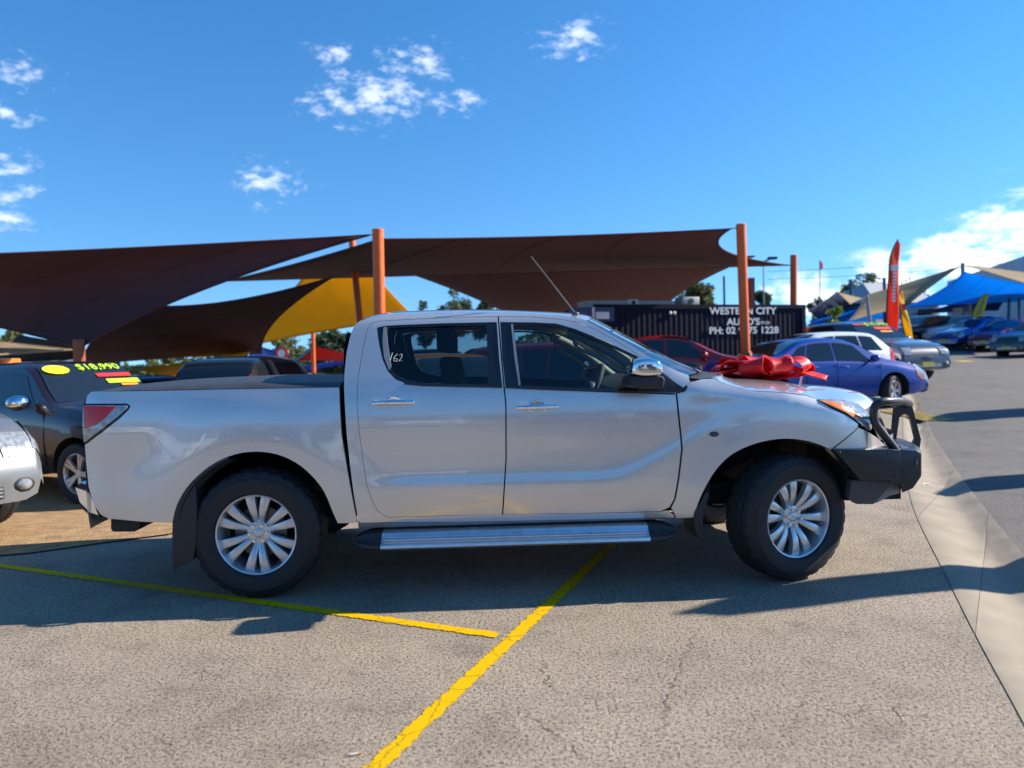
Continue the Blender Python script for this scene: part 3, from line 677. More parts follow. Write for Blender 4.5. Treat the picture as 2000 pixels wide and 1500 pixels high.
# centre uprights of cut plate with a window in each
yu = -.30; xo = [TPy(u, v, yu) for u, v in ((1746, 795), (1779, 789), (1797, 858), (1794, 877), (1738, 877))]
xi = [TPy(u, v, yu) for u, v in ((1755, 815), (1762, 809), (1771, 809), (1776, 815), (1786, 856), (1782, 864), (1774, 866), (1754, 867), (1748, 863))]
v2, f2, lp = cdt(xo, [xi], .05)
up_ = MB(); nn = len(v2); up_.add([(p.x, yu - .012, p.y) for p in v2] + [(p.x, yu + .012, p.y) for p in v2], [tuple(t) for t in f2] + [tuple(i + nn for i in t) for t in f2])
for l in lp: up_.add([(p[0], yy, p[1]) for p in l for yy in (yu - .012, yu + .012)], [(2 * i, 2 * i + 1, (2 * i + 3) % (2 * len(l)), (2 * i + 2) % (2 * len(l))) for i in range(len(l))])
twin(up_.build('upright_plate', bar_black, bbo))
MB().tube([(hoop[-1].x, y / 10, hoop[-1].z) for y in range(-3, 4)], .025, 12).build('top_tube', bar_black, bbo, angle=60)
c = TPy(1790, 905, -.91); mb = MB(); mb.ball((c[0] + .004, -.89, c[1]), .012, .02, .04); twin(mb.build('highlight_bead', MATS['smoked_lens'], bbo))  # small glossy bead added to imitate a slim highlight on the bar end
mb = MB(); b0 = (x0 + .12, .62, ztop_ + .02); mb.tube([b0, (b0[0] + .02, .62, b0[2] + .10), (b0[0] + .03, .62, b0[2] + .17)], [.012, .008, .014], 8); mb.build('aerial_stub', chrome, bbo)
mb = MB(); mb.box(3.60, 3.95, -.80, -.25, .47, .80); twin(mb.build('bumper_inner', dark, truck))
# ---- wheels
def tyre_mesh(Ro, Ri, hw, n=112):
    prof = [(Ri, -hw * .80), (Ri + .012, -hw * .92), (lerp(Ri, Ro, .35), -hw * 1.0), (lerp(Ri, Ro, .62), -hw * .985), (lerp(Ri, Ro, .63), -hw * .97), (Ro - .030, -hw * .90), (Ro - .012, -hw * .82), (Ro - .002, -hw * .70)]
    tread = [(Ro, -hw * .45), (Ro - .009, -hw * .43), (Ro - .009, -hw * .36), (Ro + .001, -hw * .34), (Ro + .001, -hw * .05), (Ro - .009, -hw * .03)]
    full = prof + tread; full = full + [(r, -h) for r, h in full[::-1]]
    mb = MB(); vs = []; m = len(full)
    for k in range(n):
        a = 2 * math.pi * k / n; gr_ = (k % 4 == 0)
        for i, (r, h) in enumerate(full):
            j = min(i, m - 1 - i); rr = r - (.009 if gr_ and j in (6, 7, 8) else .006 if (k % 4 == 2) and j in (11, 12) else 0)
            vs.append((rr * math.cos(a), h, rr * math.sin(a)))
    fs = [(k * m + i, ((k + 1) % n) * m + i, ((k + 1) % n) * m + i + 1, k * m + i + 1) for k in range(n) for i in range(m - 1)]
    mb.add(vs, fs); return mb.mesh('tyre', angle=35)
TY = tyre_mesh(.386, .240, .132); TY.materials.append(rubber)
def rim_spokes():
    mb = MB()
    rows = []
    for j in range(6):
        for sd in (-1, 1):
            a0 = math.pi / 2 + j * math.pi / 3
            # blade: narrow at the hub, forking out to the rim
            L_, Rt = [], []
            for t in [k / 7 for k in range(8)]:
                r = lerp(.055, .230, t); ca = a0 + sd * lerp(.19, .215, t); hw = lerp(.013, .0285, t ** .9)
                c = Vector((r * math.cos(ca), r * math.sin(ca))); tn = Vector((-math.sin(ca), math.cos(ca)))
                L_.append(c + tn * hw); Rt.append(c - tn * hw)
            def dep(t): return -.082 + .030 * (1 - t) ** 1.6 - .012 * math.sin(math.pi * t)
            r4 = []
            for k in range(8):
                t = k / 7; y = dep(t); m_ = (L_[k] + Rt[k]) / 2
                r4.append([(L_[k].x, y + .045, L_[k].y), (L_[k].x, y + .008, L_[k].y), (m_.x, y, m_.y), (Rt[k].x, y + .008, Rt[k].y), (Rt[k].x, y + .045, Rt[k].y)])
            mb.grid(r4, True)
    return mb
RIMM = MB(); RIMM.lathe([(.242, -.108), (.238, -.113), (.230, -.109), (.226, -.095), (.220, -.05), (.213, .10), (.230, .12)], 72).lathe([(0, -.052), (.05, -.056), (.068, -.052), (.076, -.035), (.076, .02)], 36)
BAR = RIMM.mesh('rim', angle=40); BAR.materials.append(alloy)
SPK = rim_spokes().mesh('spokes', angle=50); SPK.materials.append(alloy)
NUT = MB().lathe([(0, -.085), (.008, -.084), (.010, -.078), (.0105, -.05)], 6)
NUTM = NUT.mesh('lug_nut'); NUTM.materials.append(chrome)
CAP = MB().lathe([(0, -.066), (.025, -.065), (.031, -.060), (.032, -.045)], 32).mesh('centre_cap'); CAP.materials.append(alloy)
EMB = MB().tube([(.017 * math.cos(a), -.0665, .013 * math.sin(a)) for a in [2 * math.pi * k / 28 for k in range(28)]], .0016, 6, True)
EMB.tube([(-.0155, -.067, .004), (-.008, -.067, .003), (0, -.067, -.004), (.008, -.067, .003), (.0155, -.067, .004)], .0015, 6)
EMBM = EMB.mesh('emblem'); EMBM.materials.append(chrome)
DISC = MB().lathe([(.05, -.01), (.155, -.01), (.155, .01), (.05, .01)], 40, closed=True).mesh('brake_disc'); DISC.materials.append(mat('brake_steel', (.12, .115, .11), .4, .8, var=.2, vscale=20))
BACK = MB().lathe([(.0, .05), (.215, .05)], 40).mesh('hub_back'); BACK.materials.append(dark)
def wheel(x, y, z, steer, flip, spin):
    w = bpy.data.objects.new('wheel', None); COL.objects.link(w); w.parent = truck; w.empty_display_size = .1
    w.location = (x, y, z); w.rotation_euler = (0, 0, steer + (math.pi if flip else 0))
    def sub(n, me, rot=0):
        o = bpy.data.objects.new(n, me); COL.objects.link(o); o.parent = w; o.rotation_euler = (0, rot, 0); return o
    sub('tyre', TY, spin); sub('rim', BAR, spin); sub('spokes', SPK, spin); sub('centre_cap', CAP); sub('emblem', EMBM, spin); sub('brake_disc', DISC); sub('hub_back', BACK)
    for k in range(6):
        a = spin + k * math.pi / 3; o = bpy.data.objects.new('lug_nut', NUTM); COL.objects.link(o); o.parent = w; o.location = (.052 * math.cos(a), .004, .052 * math.sin(a))
zr = .386
wheel(0, -.785, zr, 0, False, R(2)); wheel(XF, -.785, zr, R(20), False, R(-14)); wheel(0, .785, zr, 0, True, .3); wheel(XF, .785, zr, R(20), True, .2)
# arch liners, flaps, steps, chassis
for xw, nm in ((0, 'rear'), (XF, 'front')):
    ln = MB(); rows = []
    ap = arch_r if xw == 0 else arch_f[::-1]
    rows = [[(x, -Wd(x, z) + .012, z), (x, -.30, z)] for x, z in [(q[0], q[1]) for q in ap]]
    ln.grid(rows); cz = [(q[0], q[1]) for q in ap]; ln.add([(x, -.30, z) for x, z in cz], [tuple(range(len(cz)))]); twin(ln.build('arch_liner', dark, truck))
lip = MB(); sub_ = arch_r[len(arch_r) * 6 // 10:]
lip.grid([[(x - .0, -Wd(x, z) - .004, z), (x + .03 * sst(.95, .45, z), -Wd(x, z) - .006, z - .015), (x + .05, -Wd(x, z) + .05, z - .02)] for x, z in sub_]); twin(lip.build('arch_trim', black_pl, truck))
fp = [TPy(u, v, -.90) for u, v in ((350, 985), (383, 935), (386, 1000), (384, 1060), (379, 1092), (340, 1114), (337, 1060), (338, 1020))]
twin(blade(fp, -.91, -.62, 'mud_flap', black_pl, truck, .004))
fp = [TPy(u, v, -.90) for u, v in ((1357, 1000), (1378, 960), (1384, 965), (1372, 1010), (1374, 1055), (1362, 1052), (1354, 1020))]
twin(blade(fp, -.91, -.62, 'mud_flap', black_pl, truck, .004))
# side step: ribbed aluminium tread with black end caps
zA = TPy(1000, 1064, -1.0)[1]; xa, xb = TPy(742, 1066, -1.0)[0], TPy(1272, 1058, -1.0)[0]
stp = MB(); sp = [(-.99, zA - .012), (-1.0, zA), (-.995, zA + .018), (-.97, zA + .022), (-.945, zA + .036), (-.93, zA + .05), (-.92, zA + .072), (-.87, zA + .078), (-.78, zA + .078), (-.78, zA - .012)]
stp.prism([(a, b) for a, b in sp], xa, xb, 'x'); sto = stp.build('side_step', alu, truck, bevel=.004, angle=30); twin(sto)
for k in range(3):
    mb = MB(); y = -.965 + k * .018; mb.box(xa + .02, xb - .02, y - .004, y + .004, zA + .012 + .010 * k, zA + .0265 + .011 * k); 
    twin(mb.build('tread_rib', alu, sto))
for (e0, e1, sg) in ((TPy(692, 1066, -.98)[0], xa, -1), (xb, TPy(1324, 1056, -.98)[0], 1)):
    mb = MB(); rows = []
    for k in range(7):
        t = k / 6; x = lerp(xa if sg < 0 else xb, e0 if sg < 0 else e1, t); q = 1 - t ** 2.5 * .55
        rows.append([(x, -.88 + (y + .88) * q - .002, zA + .03 + (z - zA - .03) * q * 1.03) for y, z in sp])
    mb.grid(rows, True); mb.f += [list(range(len(sp))), list(range(len(mb.v) - len(sp), len(mb.v)))]; twin(mb.build('end_cap', black_pl, sto, angle=35))
sl_ = MB(); sl_.tube([(TPy(700, 1024, -.84)[0], -.83, .415), (TPy(1340, 1013, -.84)[0], -.83, .415)], .022, 8); twin(sl_.build('sill_flange', mat('sill_grey', (.25, .25, .25), .5, .3, var=.15), truck))
for x in (.75, 1.5, 2.3): mb = MB(); mb.box(x - .02, x + .02, -.80, -.40, zA + .0, zA + .04); twin(mb.build('step_bracket', dark, truck))
ch = MB()
for s in (-1, 1): ch.box(-1.0, 3.9, s * .50 - .05, s * .50 + .05, .42, .56)
ch.box(.66, 2.6, -.80, .80, .44, .48); ch.box(.9, 2.2, -.25, .25, .30, .46); ch.box(-.9, -.5, -.45, .45, .40, .60); ch.build('chassis', dark, truck)
for x in (0, XF): MB().tube([(x, -.68, .386), (x, -.2, .386), (x, 0, .37), (x, .2, .386), (x, .68, .386)], [.05, .05, .13, .05, .05], 12).build('axle', dark, truck)
mb = MB(); mb.tube([(-.95, .35, .42), (.6, .35, .42)], .035, 10); mb.build('exhaust', mat('exhaust_steel', (.2, .18, .16), .5, .7, var=.3), truck)
# ---- mirror, aerial
mx, mz = TPy(1258, 728, -1.0)
mh = MB(); rows = []
mo = [TPy(u, v, -1.0) for u, v in ((1232, 735), (1231, 722), (1234, 709), (1242, 702), (1262, 700.5), (1278, 703), (1286, 713), (1289, 735))]
def mir(poly, ys, sc_):
    cx = sum(p[0] for p in poly) / len(poly); cz = sum(p[1] for p in poly) / len(poly)
    return [[(cx + (x - cx) * s_, y, cz + (z - cz) * s_) for x, z in poly] for y, s_ in zip(ys, sc_)]
mb = MB(); r_ = mir(mo, (-.86, -.90, -1.0, -1.06, -1.09, -1.10), (1.0, 1.16, 1.2, 1.17, 1.05, .7)); mb.grid(r_, True); mb.f += [list(range(8)), list(range(40, 48))]
me_ = mb.mesh('mirror_shell', bevel=0, angle=80); mo1 = twin(link('mirror_shell', me_, chrome, d2))
sd_ = mo1.modifiers.new('s', 'SUBSURF'); sd_.levels = 2; sd_.render_levels = 2; c2 = FAR[mo1].modifiers.new('s', 'SUBSURF'); c2.levels = 2; c2.render_levels = 2
ml = [TPy(u, v, -1.0) for u, v in ((1222, 737), (1230, 734), (1290, 734), (1294, 740), (1292, 754), (1282, 758), (1230, 757), (1220, 752))]
mb = MB(); r_ = mir(ml, (-.86, -.90, -1.0, -1.06, -1.095, -1.10), (.9, 1, 1.0, .98, .88, .6)); mb.grid(r_, True); mb.f += [list(range(8)), list(range(40, 48))]; twin(mb.build('mirror_base', black_pl, d2, angle=50))
mb = MB(); a_ = TPy(1245, 757, -.9); mb.box(a_[0] - .0, a_[0] + .14, -.98, -.86, a_[1] - .005, a_[1] + .04); twin(mb.build('mirror_arm', black_pl, d2, bevel=.01))
ab = Vector((*TPy(1124, 613, -.55), 0)); at_ = TPy(1037, 501, -.55)
MB().tube([(ab.x, -.55, ab.y), (lerp(ab.x, at_[0], .5), -.55, lerp(ab.y, at_[1], .5) + .002), (at_[0], -.55, at_[1])], [.0055, .0045, .004], 8).ball((ab.x, -.55, ab.y), .025, .018, .014).build('aerial', mat('aerial_grey', (.10, .10, .10), .4, .4, var=.1), truck)
# ---- cabin
def mirror_pair(f, name, m, **k):
    for s in (-1, 1): f(s).build(name, m, truck, **k)
li = MB()
zf = .62
li.box(.72, 2.75, -.80, .80, .50, zf); li.build('cabin_floor', dark, truck)
dr = [(x, z) for x, z in tp([(720, 757), (985, 757), (1318, 770), (1322, 990), (757, 1003), (712, 900)])]
mb = MB(); mb.prism(dr, -.80, -.785); twin(mb.build('door_card', seatm, truck))
hl_ = MB(); hl_.grid([[(p.x + bul(i, len(top) - 1) * (1 - s * s) * .9, s * (-p.y - .04), p.z - .045 + .03 * (1 - s * s)) for s in S21] for i, p in enumerate(top) if i > 2]); hl_.build('headlining', cream, truck, angle=80)
def seat(x, y, w):
    s = MB(); s.box(x - .25, x + .27, y - w, y + w, .66, .92)
    s.prism([(x - .30, .86), (x - .16, .86), (x - .26, 1.42), (x - .36, 1.42)], y - w, y + w)
    return s
sx = 1.45
for y in (-.38, .38):
    o = seat(sx, y, .26).build('seat', seatm, truck, bevel=.045, segs=3)
    MB().box(sx - .38, sx - .28, y - .12, y + .12, 1.45, 1.62).build('headrest', seatm, o, bevel=.03, segs=3)
o = seat(.95, 0, .66).build('rear_bench', seatm, truck, bevel=.04, segs=3)
for y in (-.4, .4): MB().box(.60, .68, y - .12, y + .12, 1.43, 1.55).build('headrest', seatm, o, bevel=.03)
ds = MB(); ds.prism([(2.15, .8), (2.62, .8), (2.72, 1.20), (2.45, 1.26), (2.2, 1.20)], -.76, .76); ds.build('dashboard', black_pl, truck, bevel=.03)
wh = MB(); wc = Vector((2.08, -.38, 1.17)); ax = Vector((-.9, 0, .42)).normalized(); u_ = Vector((0, 1, 0)); v_ = ax.cross(u_)
wh.tube([wc + (u_ * math.cos(a) + v_ * math.sin(a)) * .185 for a in [2 * math.pi * k / 32 for k in range(32)]], .016, 8, True)
for a in (0, math.pi, -math.pi / 2): wh.tube([wc, wc + (u_ * math.cos(a) + v_ * math.sin(a)) * .18], .018, 8)
wh.ball(wc, .05, .07, .07); wh.tube([wc, wc - ax * .3], .03, 8); wh.build('steering_wheel', mat('leather_grey', (.10, .10, .11), .5, var=.2), truck)
# pale pillar trims with grab handles
at2 = spl([Vector((p.x - .02, p.y + .06, p.z - .03)) for p in edge3([(1118, 634), (1164, 652), (1228, 690), (1276, 724), (1318, 750)])], 3)
for sd in (-1, 1):
    MB().tube([(p.x, p.y * -sd, p.z - .01) for p in at2], .035, 8).build('pillar_trim', cream, truck, angle=70)
    gh = [at2[i] for i in (1, 2, 4, 6, 7)]
    MB().tube(spl([Vector((p.x - (.035 if 0 < k < 4 else .0), p.y * -sd, p.z - (.075 if 0 < k < 4 else .03))) for k, p in enumerate(gh)], 3), .012, 8).build('grab_handle', cream, truck, angle=70)
mb = MB(); mb.box(2.22, 2.25, -.12, .12, 1.50, 1.57); mb.tube([(2.25, 0, 1.55), (2.33, 0, 1.60)], .012, 6); mb.build('interior_mirror', black_pl, truck, bevel=.01)
# ---- red bow on the bonnet
bow = thing('gift_bow', 'large shiny red ribbon bow lying on the silver truck bonnet', 'bow', TM @ Vector((3.40, .02, 1.205)), YAW); bow.scale = (1.22, 1.05, .78)
m_bow = mat('red_satin', (.68, .004, .008), .5, 0, .08, spec=.4, var=.08, vscale=6)
def ribbon(name, pts, w, tw):
    pts = spl([Vector(p) for p in pts], 6); mb = MB(); rows = []; n = len(pts) - 1
    for i, p in enumerate(pts):
        t = (pts[min(i + 1, n)] - pts[max(i - 1, 0)]).normalized(); sd = Vector(tw).normalized(); sd = (sd - t * sd.dot(t)).normalized(); nn = t.cross(sd)
        cr = .004 * math.sin(i * 1.3)
        rows.append([tuple(p + sd * (q * w) + nn * (cr * (1 - q * q) + .02 * q * q)) for q in (-1, -.6, -.2, .2, .6, 1)])
    mb.grid(rows); me = mb.mesh(name, angle=80)
    o = link(name, me, m_bow, bow); md = o.modifiers.new('t', 'SOLIDIFY'); md.thickness = .003; return o
rb_ = random.Random(3)
for k, (a, ln, hh, w) in enumerate(((0.1, .27, .17, .07), (.9, .22, .20, .07), (1.7, .2, .21, .07), (2.5, .25, .18, .075), (3.3, .29, .15, .07), (4.1, .22, .19, .07), (4.9, .2, .2, .07), (5.6, .24, .18, .07))):
    ca, sa = math.cos(a), math.sin(a)
    ribbon('loop', [(0, 0, .03), (ca * ln * .45, sa * ln * .45, hh * .75), (ca * ln * .85, sa * ln * .85, hh * .95), (ca * ln * 1.0, sa * ln * 1.0, hh * .55), (ca * ln * .7, sa * ln * .7, .05), (0, 0, .02)], w, (-sa, ca, .25))
for (ex, ey, ez) in ((.33, -.12, -.02), (-.36, -.10, .03), (-.30, .12, .06)):
    ribbon('tail', [(0, 0, .04), (ex * .4, ey * .4, .085), (ex * .75, ey * .8, .04 + ez * .5), (ex, ey, ez + .01)], .065, (-ey, ex, .1))
kn = MB(); kn.ball((0, 0, .11), .07, .07, .065, 14, 8); kn.build('knot', m_bow, bow)
# ------------------------------------------------------------------ the other vehicles
KIND = {
 'sedan': dict(L=4.7, W=1.82, H=1.45, wb=2.75, xr=.98, R=.325, zb=.20, belt=[(0, .90), (.2, .95), (.72, .90), (1, .66)],
    top=[(0, .62), (.012, .86), (.035, .99), (.10, 1.045), (.19, 1.08), (.25, 1.16), (.33, 1.345), (.40, 1.425), (.48, 1.45), (.55, 1.43), (.62, 1.345), (.70, 1.14), (.755, 1.01), (.82, .955), (.92, .86), (.97, .74), (.99, .62), (1, .48)],
    glass=[((.245, .35), (.335, .375)), ((.36, .50), (.385, .495)), ((.51, .70), (.505, .605))], ws=(.745, .595), rw=(.20, .355)),
 'hatch': dict(L=4.25, W=1.79, H=1.48, wb=2.62, xr=.80, R=.32, zb=.20, belt=[(0, .95), (.3, .96), (.7, .90), (1, .66)],
    top=[(0, .62), (.012, .90), (.04, 1.06), (.08, 1.22), (.13, 1.385), (.20, 1.455), (.35, 1.48), (.46, 1.465), (.55, 1.39), (.655, 1.14), (.715, 1.02), (.80, .955), (.92, .85), (.97, .74), (.99, .62), (1, .48)],
    glass=[((.10, .245), (.17, .26)), ((.255, .42), (.27, .415)), ((.43, .66), (.425, .54))], ws=(.705, .53), rw=(.055, .15)),
 'suv': dict(L=4.65, W=1.86, H=1.70, wb=2.70, xr=.95, R=.355, zb=.26, belt=[(0, 1.10), (.3, 1.10), (.7, 1.06), (1, .80)],
    top=[(0, .70), (.01, 1.05), (.03, 1.20), (.06, 1.45), (.10, 1.60), (.16, 1.665), (.35, 1.70), (.48, 1.685), (.55, 1.62), (.655, 1.32), (.705, 1.175), (.80, 1.12), (.92, 1.02), (.97, .90), (.99, .76), (1, .58)],
    glass=[((.07, .22), (.115, .235)), ((.23, .41), (.245, .405)), ((.42, .655), (.415, .54))], ws=(.695, .535), rw=(.04, .115)),
 'ute': dict(L=5.25, W=1.84, H=1.79, wb=3.09, xr=1.20, R=.385, zb=.34, belt=[(0, 1.16), (.3, 1.20), (.7, 1.16), (1, .86)],
    top=[(0, .75), (.006, 1.14), (.015, 1.19), (.30, 1.21), (.318, 1.24), (.335, 1.56), (.36, 1.72), (.42, 1.785), (.50, 1.79), (.56, 1.775), (.61, 1.69), (.69, 1.37), (.725, 1.255), (.80, 1.215), (.92, 1.11), (.965, 1.0), (.99, .86), (1, .64)],
    glass=[((.345, .455), (.36, .46)), ((.465, .69), (.47, .60))], ws=(.72, .595), rw=(.315, .345)),
}
SPOKE_CACHE = {}
def car_wheel_meshes(Rr):
    k = round(Rr, 3)
    if k in SPOKE_CACHE: return SPOKE_CACHE[k]
    Ri = Rr * .66
    t = MB().lathe([(Ri, -.085), (Ri + .012, -.098), (lerp(Ri, Rr, .5), -.105), (Rr - .02, -.092), (Rr, -.06), (Rr, -.01), (Rr - .007, -.005), (Rr - .007, .005), (Rr, .01), (Rr, .06), (Rr - .02, .095), (Ri, .085)], 40).mesh('tyre', angle=35); t.materials.append(rubber)
    r = MB(); r.lathe([(Ri + .002, -.088), (Ri - .008, -.092), (Ri - .018, -.075), (Ri - .02, .06)], 40)
    for j in range(5):
        for sd in (-.13, .13):
            a = j * 2 * math.pi / 5 + sd; c, s = math.cos(a), math.sin(a); w0, w1 = .016, .021
            def P(rad, w, y): return (rad * c - w * s, y, rad * s + w * c)
            r.add([P(.03, -w0, -.065), P(.03, w0, -.065), P(Ri - .01, w1, -.084), P(Ri - .01, -w1, -.084), P(.03, -w0, -.03), P(.03, w0, -.03), P(Ri - .01, w1, -.05), P(Ri - .01, -w1, -.05)], [(0, 1, 2, 3), (0, 4, 5, 1), (1, 5, 6, 2), (2, 6, 7, 3), (3, 7, 4, 0)])
    r.lathe([(0, -.07), (.05, -.068), (.06, -.05)], 20)
    rm = r.mesh('rim', angle=40); rm.materials.append(alloy)
    b = MB().lathe([(0, -.03), (Ri - .015, -.03)], 24).mesh('hub_back'); b.materials.append(dark)
    SPOKE_CACHE[k] = (t, rm, b); return SPOKE_CACHE[k]
def car(name, kind, label, cat, paint_m, x, y, head, group=None, steer=0., dz=0., scale=1., mirrors=True):
    K = KIND[kind]; L, Wh, xr, wb, zb = K['L'], K['W'] / 2, K['xr'], K['wb'], K['zb']
    root = thing(name, label, cat, (x, y, g(x, y) + dz), R(head), group); root.scale = (scale,) * 3
    off = -L / 2
    def zt(u): return hermite(K['top'], u)
    def bl(u): return min(hermite(K['belt'], u), zt(u) - .03)
    def wd(u):
        a = abs(2 * u - 1); return Wh * (1 - .17 * (max(0, a - .55) / .45) ** 2.4)
    def kk(u): return min(1, max(0, (zt(u) - bl(u)) / .25))
    def wr(u): return .955 * wd(u) - .40 * (zt(u) - .07 * kk(u) - bl(u))
    def ys(u, z): b = bl(u); t = (z - b) / max(.01, zt(u) - .07 * kk(u) - b); return lerp(.955 * wd(u), wr(u), t)
    U = sorted({0, .006, .012, .02, .03, .045} | {k / 48 for k in range(3, 46)} | {.955, .965, .975, .984, .992, .997, 1})
    rows = []
    for u in U:
        w, b, t, k = wd(u), bl(u), zt(u), kk(u); z0 = zb + .10 * (max(0, abs(2 * u - 1) - .7) / .3) ** 2; z0 = min(z0, b - .2)
        half = [(0, z0), (.80 * w, z0), (.93 * w, z0 + .04), (.975 * w, z0 + .16), (w, lerp(z0, b, .52)), (.992 * w, lerp(z0, b, .80)), (.975 * w, b - .035), (.955 * w, b)]
        r_, tz = wr(u), t - .07 * k
        half += [(lerp(.955 * w, r_, q), lerp(b, tz, q)) for q in (.34, .67, 1)] + [(r_ - .05 * k - .02, t - .022 * k - .004), (.55 * r_, t - .003), (0, t)]
        rows.append([(off + u * L, -yy, z) for yy, z in half] + [(off + u * L, yy, z) for yy, z in half[-2:0:-1]])
    mb = MB(); mb.grid(rows, True); n = len(rows[0]); mb.f += [list(range(n)), list(range(len(mb.v) - n, len(mb.v)))]
    me = mb.mesh('body', angle=32)
    bo = link('body', me, paint_m, root)
    xa = (off + xr, off + xr + wb)
    cut = MB()
    for xw in xa:
        for s in (-1, 1): cut.lathe([(0, 0), (K['R'] * 1.17, 0), (K['R'] * 1.17, .42), (0, .42)], 36, c=(xw, (-Wh - .1) if s < 0 else (Wh - .32), K['R'] * 1.03))
    co = cut.build('cutter', dark)
    md = bo.modifiers.new('b', 'BOOLEAN'); md.object = co; md.operation = 'DIFFERENCE'; md.solver = 'EXACT'
    bo.parent = None; bpy.context.view_layer.update()
    nm = bpy.data.meshes.new_from_object(bo.evaluated_get(bpy.context.evaluated_depsgraph_get()))
    bo.modifiers.clear(); bo.data = nm; bo.parent = root; bpy.data.objects.remove(co)
    nm.materials.clear(); nm.materials.append(paint_m); nm.materials.append(dark)
    for p in nm.polygons:
        p.use_smooth = True; p.material_index = 0
        for xw in xa:
            c = p.center
            if abs(math.hypot(c.x - xw, c.z - K['R'] * 1.03)) < K['R'] * 1.172 and abs(c.y) < Wh * .972: p.material_index = 1
    nm.set_sharp_from_angle(angle=R(32))
    # side glass
    for s in (-1, 1):
        for (b0, b1), (t0, t1) in K['glass']:
            rows = []
            for j in range(6):
                q = lerp(.07, .90, j / 5); row = []
                for i in range(9):
                    u = lerp(lerp(b0, t0, j / 5), lerp(b1, t1, j / 5), i / 8); b = bl(u); z = lerp(b, zt(u) - .07 * kk(u), q); row.append((off + u * L, s * (ys(u, z) + .006), z))
                rows.append(row)
            MB().grid(rows).build('side_window', carglass, root, angle=80)
        # door shut lines and handles
        for u in [K['glass'][-1][0][0] - .005, K['glass'][-2][0][0] - .005 if len(K['glass']) > 1 else .4, min(.73, K['glass'][-1][0][1] + .02)]:
            pts = [(off + u * L, s * ((.975 if q < .3 else 1.0 if q < .75 else .985) * wd(u) + .0), lerp(zb + .12, bl(u), q)) for q in (0, .3, .55, .8, 1)]
            MB().tube(pts, .006, 4).build('door_seam', dark, root)
        for u in (K['glass'][-1][0][0] + .03, K['glass'][-2][0][0] + .03):
            hz = bl(u) - .10; MB().tube([(off + u * L - .09, s * (wd(u) * .99), hz), (off + u * L, s * (wd(u) * .99 + .03), hz + .005), (off + u * L + .09, s * (wd(u) * .99), hz)], .014, 8).build('door_handle', chrome if kind == 'ute' else paint_m, root)
        if not mirrors: continue
        um = K['glass'][-1][0][1] - .035; hz = bl(um) + .09
        mi = MB(); mi.ball((off + um * L + .02, s * (wd(um) + .12), hz), *((.11, .15, .10) if kind == 'ute' else (.075, .115, .075)), 14, 8); mi.tube([(off + um * L + .02, s * wd(um) * .94, hz - .05), (off + um * L + .02, s * (wd(um) + .06), hz - .03)], .025, 8)
        mi.build('side_mirror', chrome if kind == 'ute' else paint_m, root, angle=70)
    # screens
    for nm_, (ua, ub) in (('windscreen', K['ws']), ('rear_window', K['rw'])):
        rows = []
        for j in range(9):
            u = lerp(ua, ub, j / 8); e = .002; sl = Vector((L * 2 * e, zt(u + e) - zt(u - e))).normalized(); nn = Vector((-sl.y, sl.x)) * .010
            rows.append([(off + u * L + nn.x - .03 * (abs(s) ** 2.5) * (1 if nm_ == 'windscreen' else -1) * 0, s * (wr(u) - .09), zt(u) + nn.y - .003 - .012 * abs(s) ** 3) for s in [k / 6 for k in range(-6, 7)]])
        MB().grid(rows).build(nm_, carglass, root, angle=80)
    # lamps, grille, plate, bumper strip
    def lamp(s, u0, u1, nm_, m_):
        rows = []
        for i in range(9):
            u = lerp(u0, u1, i / 8); w, b = wd(u), bl(u); z0 = min(zb + .10 * (max(0, abs(2 * u - 1) - .7) / .3) ** 2, b - .2); k = .35 + .65 * sst(0, .5, i / 8 if nm_ == 'headlight' else 1.)
            tz = zt(u) - .07 * kk(u); sec = [(.998 * w, lerp(z0, b, lerp(.84, .62, k))), (.992 * w, lerp(z0, b, .84)), (.975 * w, b - .03), (.955 * w, b), (lerp(.955 * w, wr(u), .5), lerp(b, tz, .5)), (wr(u) - .03, zt(u) - .01)]
            sg = 1 if u > .5 else -1; rows.append([(off + u * L + sg * .006, s * (yy + .004), z + .004) for yy, z in sec])
        MB().grid(rows).build(nm_, m_, root, angle=60)
    for s in (-1, 1):
        lamp(s, .915, .988, 'headlight', clear_lens)
        rows = []
        for i in range(7):                         # front face of the lamp, on the slope of the nose
            u = lerp(.966, .9925, i / 6); e = .0015; sl = Vector((L * 2 * e, zt(u + e) - zt(u - e))).normalized(); nn = Vector((-sl.y, sl.x)) * .012
            rows.append([(off + u * L + nn.x, s * max(.1, (wr(u) - .02)) * lerp(.56 + .10 * i / 6, .97, q / 5), zt(u) + nn.y - .012 * (q / 5) ** 3) for q in range(6)])
        MB().grid(rows).build('front_lens', clear_lens, root, angle=70)
        u = .992; fg = MB(); fg.ball((off + L - .01, s * wd(u) * .78, zb + .22), .05, .07, .05, 14, 8); fg.build('fog_lamp', clear_lens, root); MB().ball((off + L - .03, s * wd(u) * .78, zb + .22), .05, .11, .08, 14, 8).build('fog_surround', black_pl, root)
        lamp(s, .003, .05, 'taillight', red_lens)
    gz = lerp(zb, zt(.985), .62)
    MB().ball((off + L * .985, 0, gz), .075, wd(1) * .52, .10, 20, 10).build('grille', blkgloss, root)
    MB().box(off + L - .02, off + L + .012, -wd(1) * .58, wd(1) * .58, zb + .13, zb + .235).build('lower_grille', black_pl, root, bevel=.01)
    for k in range(3): MB().box(off + L + .008, off + L + .020, -wd(1) * .56, wd(1) * .56, zb + .145 + k * .03, zb + .157 + k * .03).build('grille_slat', alu, root)
    MB().box(off - .012, off + .02, -.26, .26, .60, .71).build('number_plate', white_pt, root)
